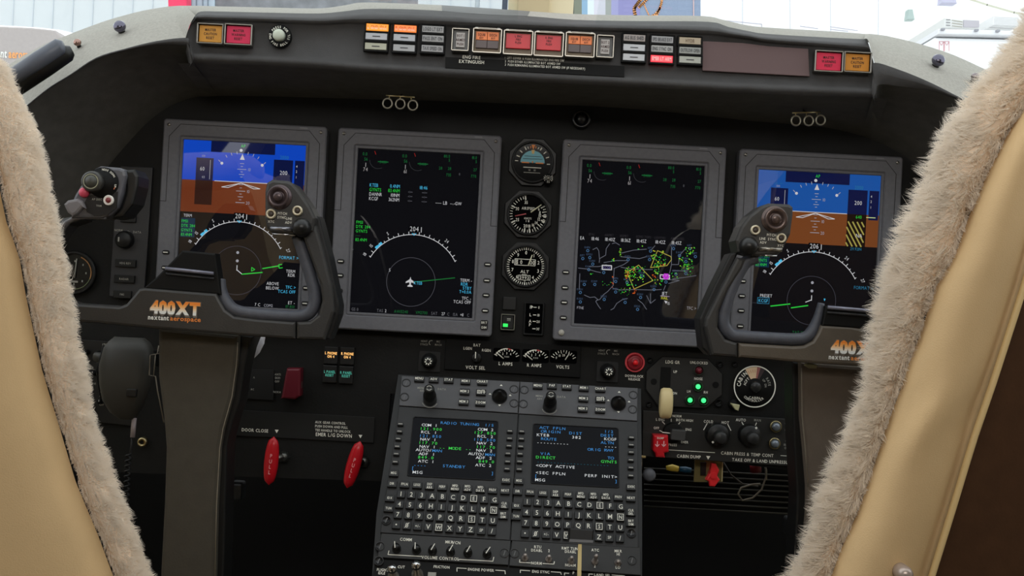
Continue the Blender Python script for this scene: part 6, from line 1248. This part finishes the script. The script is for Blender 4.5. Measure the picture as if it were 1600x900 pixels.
RT = [(0, 1700, 1640), (40, 1690, 1622), (70, 1672, 1606), (110, 1634, 1572), (160, 1596, 1532), (215, 1562, 1495), (270, 1534, 1468), (320, 1512, 1453), (390, 1486, 1416), (450, 1452, 1400), (525, 1428, 1382), (575, 1408, 1370), (605, 1400, 1372), (650, 1382, 1356), (740, 1352, 1316), (800, 1332, 1296), (850, 1308, 1284), (895, 1292, 1258), (1000, 1250, 1210), (1300, 1130, 1090)]
def seat(label, tab, y0, y1, xs, m_side, sgn, ln, tuft, seed):
    """xs(py): x of the piping that ends the side bolster"""
    t = T('pilot_seat', label, 'seat', FP(0.86), xs(450), 450, 'pair of pilot seats'); t.empty()
    t.part('sheepskin', fleece(t, tab, y0, y1, sgn, 0.87, seed, ln, tuft), label='long haired cream sheepskin edge')
    b = MB(); rows = []; K = 44; NB = 12
    for i in range(K+1):
        py = y0+(y1-y0)*i/K; xi = interp(tab, py)[1]-sgn*(-9); xe = xs(py); row = [pt(xi-sgn*(-16), py, 0.95)]
        for j in range(NB+1):
            f = j/NB; x = xi+(xe-xi)*f; bul = math.sin(math.pi*min(1, f*1.02))**0.6*0.030; w_ = 0
            if label.startswith('right'): w_ = 0.004*math.exp(-((py-655)/60)**2)*math.sin(f*9+py*0.02)
            row.append(pt(x, py, 0.862-bul*(1 if f < 0.9 else 0.9)-0.0+w_))
        row.append(pt(xe+sgn*(-1), py, 0.90)); row.append(pt(xe, py, 0.95)); rows.append([t.w(p) for p in row])
    b.grid(rows, TAN); t.part('side_bolster', b)
    b = MB(); xa = interp(tab, y0)[1]; b.tube([t.w(pt(xa+(xe_-xa)*f, y0+2, 0.90)) for xe_ in (xs(y0)+(300 if sgn > 0 else -60),) for f in (0, 0.1, 0.3, 0.5, 0.7, 0.9, 1)], [0.012, 0.028, 0.034, 0.036, 0.034, 0.028, 0.012], TAN, 16); t.part('top_roll', b)
    return t
s_ = seat('left pilot seat seen from behind, tan leather with a straight sheepskin edge', LT, 30, 1300, lambda y: -420, None, -1, 0.0068, 4200, 11)
RXS = [(-60, 1700), (200, 1662), (445, 1601), (600, 1551), (690, 1520), (790, 1490), (890, 1459), (1000, 1425), (1300, 1330)]
rxs = lambda y: interp(RXS, y)[1]
t = seat('right pilot seat seen from behind, tan leather with shaggy sheepskin and a brown back panel', RT, -40, 1300, rxs, None, 1, 0.0145, 4200, 12)
b = MB(); b.tube([t.w(pt(rxs(y), y, 0.845)) for y in range(-40, 1300, 40)], 0.0026, mat((226, 196, 140), 0.5), 10); t.part('piping', b, label='tan piping')
BRN = mat((74, 50, 32), 0.8, spec=0.15, noise=0.1, nscale=60, bump=0.3, name='brown_fabric')
b = MB(); rows = []
for y in range(-40, 1301, 40): x = rxs(y); rows.append([t.w(pt(x+d, y, dd)) for d, dd in ((0, 0.862), (40, 0.872), (140, 0.878), (300, 0.88), (420, 0.90), (421, 0.99))])
b.grid(rows, BRN); t.part('back_panel', b, label='dark brown back panel')
# seat frames down to the floor
for nm, cx in (('L', -0.36), ('R', 0.34)):
    root = [o for o in COL.objects if o.name.startswith('pilot_seat')][0 if nm == 'L' else 1]
    b = MB(); inv = root.matrix_world.inverted()
    def bb(x0, x1, y0, y1, z0, z1, m):
        P = [(x0, y0, z0), (x1, y0, z0), (x1, y1, z0), (x0, y1, z0), (x0, y0, z1), (x1, y0, z1), (x1, y1, z1), (x0, y1, z1)]
        b.add([tuple(inv @ Vector(p)) for p in P], [(0, 3, 2, 1), (4, 5, 6, 7), (0, 1, 5, 4), (1, 2, 6, 5), (2, 3, 7, 6), (3, 0, 4, 7)], m)
    bb(cx-0.16, cx+0.16, 0.9, 1.12, 0.38, 0.48, FLM); b2 = b.build('seat_cushion', root); b = MB()
    bb(cx-0.12, cx+0.12, 0.92, 1.08, 0.0, 0.38, BLK2); b.build('seat_base', root)
t = panel_thing('recline_knob', 'small shiny knob at the bottom edge of the right seat back', 'knob', 1412, 896, plane=FP(0.826)); k = t.s
b = MB(); b.lathe(0, 0, [(13*k, -0.02), (13*k, 0.002), (11*k, 0.006), (6*k, 0.008), (0.5*k, 0.0085)], mat((176, 160, 150), 0.3, metal=0.4), 24); t.mesh(b)
# ------------------------------------------------------------------ outside, beyond the windshield
def out(name, label, cat, px, py, y, group=None):
    t = T(name, label, cat, FP(y), px, py, group); t.empty(); return t, t.s, MB()
HW = mat((206, 211, 214), 0.8, spec=0.1, noise=0.02, nscale=3, name='hangar_cladding')
t, k, b = out('hangar_building', 'white corrugated hangar wall filling the view on the left of the windshield', 'building', 300, 20, 16.0)
b.slab([(-520*k, -140*k), (500*k, -140*k), (500*k, 160*k), (-520*k, 160*k)], -0.4, 0, HW)
t.part('cladding', b)
b = MB()
for i in range(-16, 16): b.box(i*31*k, 10*k, 1.4*k, 300*k, 0, 0.012, mat((196, 203, 210), 0.8, spec=0.1))
t.part('seam_ribs', b)
t, k, b = out('hangar_building', 'bright white panelled building on the right of the windshield', 'building', 1350, 30, 15.0)
WW = mat((250, 250, 250), 0.8, spec=0.1)
b.slab(t.qs([(1085, -200), (1900, -200), (1900, 300), (1085, 300)]), -0.4, 0, WW); t.part('cladding', b)
b = MB(); L1 = mat((206, 208, 216), 0.8)
for l in ([(1160, -50), (1160, 60)], [(1233, -50), (1235, 60)], [(1297, -50), (1298, 60)], [(1373, -50), (1372, 60)]): b.line(t.qs(l), 1.2*k, 0.005, L1)
for l in ([(1130, 32), (1190, 38), (1190, 60)], [(1250, 41), (1278, 45)], [(1297, 42), (1340, 48)], [(1297, 46), (1325, 49)]): b.line(t.qs(l), 1.1*k, 0.006, mat((178, 176, 190), 0.8))
t.part('panel_seams', b)
b = MB(); b.line(t.qs([(1500, -4), (1540, 9), (1582, 21), (1640, 30)]), 3*k, 0.05, mat((196, 196, 178), 0.8)); t.part('roof_edge', b)
t, k, b = out('wall_lamp', 'small grey wall lamp on the white building', 'lamp', 1421, 24, 14.8); b.slab(t.qs([(1417, 16), (1424, 16), (1427, 32), (1415, 32)]), -0.06, 0.06, mat((168, 184, 180), 0.6), 0.01); t.mesh(b)
t, k, b = out('floodlight', 'pale grey floodlight cut off by the top of the picture', 'lamp', 1478, 2, 14.8); b.slab(t.qs([(1469, -8), (1486, -8), (1491, 8), (1467, 7)]), -0.06, 0.1, mat((190, 188, 210), 0.6), 0.01); t.mesh(b)
t, k, b = out('white_trailer', 'white box trailer parked at the right behind the glareshield', 'trailer', 1530, 90, 11.0)
b.slab(t.qs([(1462, 58), (1800, 66), (1800, 260), (1460, 250)]), -2.0, 0, mat((240, 240, 242), 0.6), 0.03); t.part('box_body', b)
b = MB(); b.slab(t.qs([(1461, 48), (1800, 56), (1800, 63), (1461, 56)]), -2.0, 0.08, mat((226, 226, 230), 0.6), 0.01); t.part('roof_rail', b)
b = MB()
for x in (1467, 1519, 1552, 1585): u, v = t.q(x, 49.5+(x-1467)*0.03); b.box(u, v, 5*k, 3*k, 0.08, 0.12, mat((150, 150, 158), 0.6))
t.part('roof_lamps', b)
b = MB(); PK = mat((214, 150, 160), 0.7)
for sg in (-1, 1): x = 1475+sg*4.2; b.line(t.qs([(x-3.5, 80), (x-3.5, 66), (x-3.5, 65), (x+3.5, 65), (x+3.5, 80)]), 0.9*k, 0.004, PK); b.line(t.qs([(x-3, 66), (x, 71), (x+3, 66)]), 0.8*k, 0.004, PK)
t.part('emblem', b, label='faint red arched emblem')
t, k, b = out('air_conditioner', 'louvred vent unit on the white building above the trailer', 'vent unit', 1500, 36, 13.0)
b.slab(t.qs([(1476, 28), (1530, 31), (1530, 45), (1476, 43)]), -1.97, 0, mat((216, 216, 214), 0.7), 0.01)
for i in range(3): b.line(t.qs([(1478, 31+i*4.4), (1484, 31.3+i*4.4)]), 1.6*k, 0.01, mat((130, 130, 132), 0.7)); b.line(t.qs([(1487, 32+i*4.4), (1503, 34.5+i*4)]), 1.3*k, 0.01, mat((150, 148, 136), 0.7))
b.slab(t.qs([(1505, 32), (1529, 33), (1529, 43), (1505, 43)]), 0, 0.02, mat((176, 172, 178), 0.7)); t.mesh(b)
t, k, b = out('vent_grille', 'wide pale vent grille right of the louvred unit', 'vent grille', 1572, 33, 13.0)
b.slab(t.qs([(1552, 25), (1592, 27), (1592, 41), (1552, 39)]), -1.97, 0, mat((226, 226, 226), 0.7))
for i in range(6): b.line(t.qs([(1553, 27+i*2.3), (1591, 28.6+i*2.3)]), 0.8*k, 0.005, mat((196, 196, 196), 0.7))
b.line(t.qs([(1546, 43), (1594, 46)]), 1.6*k, 0.005, mat((160, 160, 160), 0.7)); t.mesh(b)
t, k, b = out('red_pillar', 'bright pinkish red post outside behind the glareshield', 'post', 277, 5, 13.0); b.slab(t.qs([(259, -80), (290, -80), (292, 60), (264, 60)]), -0.2, 0, mat((226, 46, 92), 0.6), 0.02); t.mesh(b)
t, k, b = out('sliding_door', 'grey hangar door with pale blue striped edge', 'door', 470, 5, 13.5)
b.slab(t.qs([(336, -80), (651, -80), (651, 60), (336, 60)]), -0.2, 0, mat((122, 124, 128), 0.8, noise=0.25, nscale=6)); t.part('leaf', b)
b = MB(); b.slab(t.qs([(293, -80), (336, -80), (336, 60), (293, 60)]), -0.2, 0.02, mat((176, 196, 208), 0.6))
for x in (300, 308, 318, 326): b.line(t.qs([(x, -80), (x, 60)]), 2.4*k, 0.03, mat((122, 140, 152), 0.6))
t.part('striped_edge', b)
t, k, b = out('drain_pipe', 'thin dark pipe outside just left of the centre post', 'pipe', 789, 5, 13.0); b.tube([(0, -60*k, 0), (0, 80*k, 0)], 4.5*k, mat((62, 70, 84), 0.6), 10); t.part('pipe', b)
b = MB(); b.tube([(-43*k, -60*k, 0), (-43*k, 80*k, 0)], 4*k, mat((170, 178, 184), 0.6), 10); t.part('bracket_rail', b)
t, k, b = out('wall_mural', 'bluish grey mural with orange ribbon shapes right of the centre post', 'mural', 990, 5, 12.5)
b.slab(t.qs([(860, -90), (1094, -90), (1095, 60), (860, 60)]), -0.1, 0, mat((134, 148, 172), 0.8, noise=0.06)); 
for x0, x1, c in ((860, 897, (70, 74, 70)), (897, 909, (112, 118, 104)), (909, 918, (126, 158, 182)), (918, 928, (196, 208, 214)), (928, 946, (190, 190, 200)), (946, 955, (150, 154, 150)), (955, 966, (150, 150, 190)), (966, 1000, (136, 134, 180))): b.slab(t.qs([(x0, -90), (x1, -90), (x1, 60), (x0, 60)]), 0, 0.004, mat(c, 0.8))
t.part('board', b)
b = MB(); OM = mat((232, 160, 100), 0.7)
for l, w_ in ((smooth2([(1010, -20), (1003, -4), (996, 6), (991, 14), (993, 26)], 4), 5), (smooth2([(998, 12), (1004, 6), (1012, -2)], 4), 4), (smooth2([(1006, 6), (1010, 16), (1015, 26)], 3), 1.6), (smooth2([(1032, -20), (1034, 0), (1031, 12), (1026, 24)], 4), 3.4), (smooth2([(1032, 12), (1024, 22), (1016, 26)], 3), 3)): b.line(t.qs(l), w_*k, 0.008, OM)
b.line(t.qs([(1083, -60), (1084, 60)]), 1.6*k, 0.008, mat((206, 176, 176), 0.8)); t.part('ribbon_shapes', b)
# parked aircraft at the far left: round white upper side, grey lower side with lettering
t, k, b = out('parked_aircraft', 'parked aircraft with a white top and grey side lettered in white and orange', 'aircraft', 40, 75, 7.0)
rows = []
for i in range(15):
    f = i/14.0; x = (-330+f*415)*k; r = 36*k*max(0.02, (1-max(0, (f-0.72)/0.28)**2.4))**0.5
    rows.append([(x, 22*k+r*0.72*math.sin(a)-0.0*f, -0.3+r*math.cos(a)) for a in [math.pi*2*j/24 for j in range(25)]])
b.grid(rows, mat((252, 252, 252), 0.5)); t.part('fuselage_top', b)
b = MB(); b.slab(t.qs([(-300, 44), (0, 47.5), (60, 50), (98, 54), (112, 70), (112, 160), (-300, 160)]), -0.30, 0.12, mat((166, 158, 156), 0.7, noise=0.04), 0.01); t.part('lower_side', b)
b = MB(); u, v = t.q(25, 90); b.text('nextant', u, v, 13*k, WHT, 0.125, 'r', sx=0.62, gap=0.05, bold=0.02); b.text('aerospace', u+2.5*k, v, 13*k, mat((240, 160, 90), 0.6), 0.125, 'l', sx=0.6, gap=0.05, bold=0.02); t.part('lettering', b)
t, k, b = out('apron_ground', '', '', 800, 450, 12.0)
bpy.data.objects.remove(t.root)
world_thing('floor_outside', wbox(-40, 40, 2.3, 40, -0.9, -0.8, mat((176, 176, 172), 0.9, noise=0.05, nscale=2)), kind='structure')
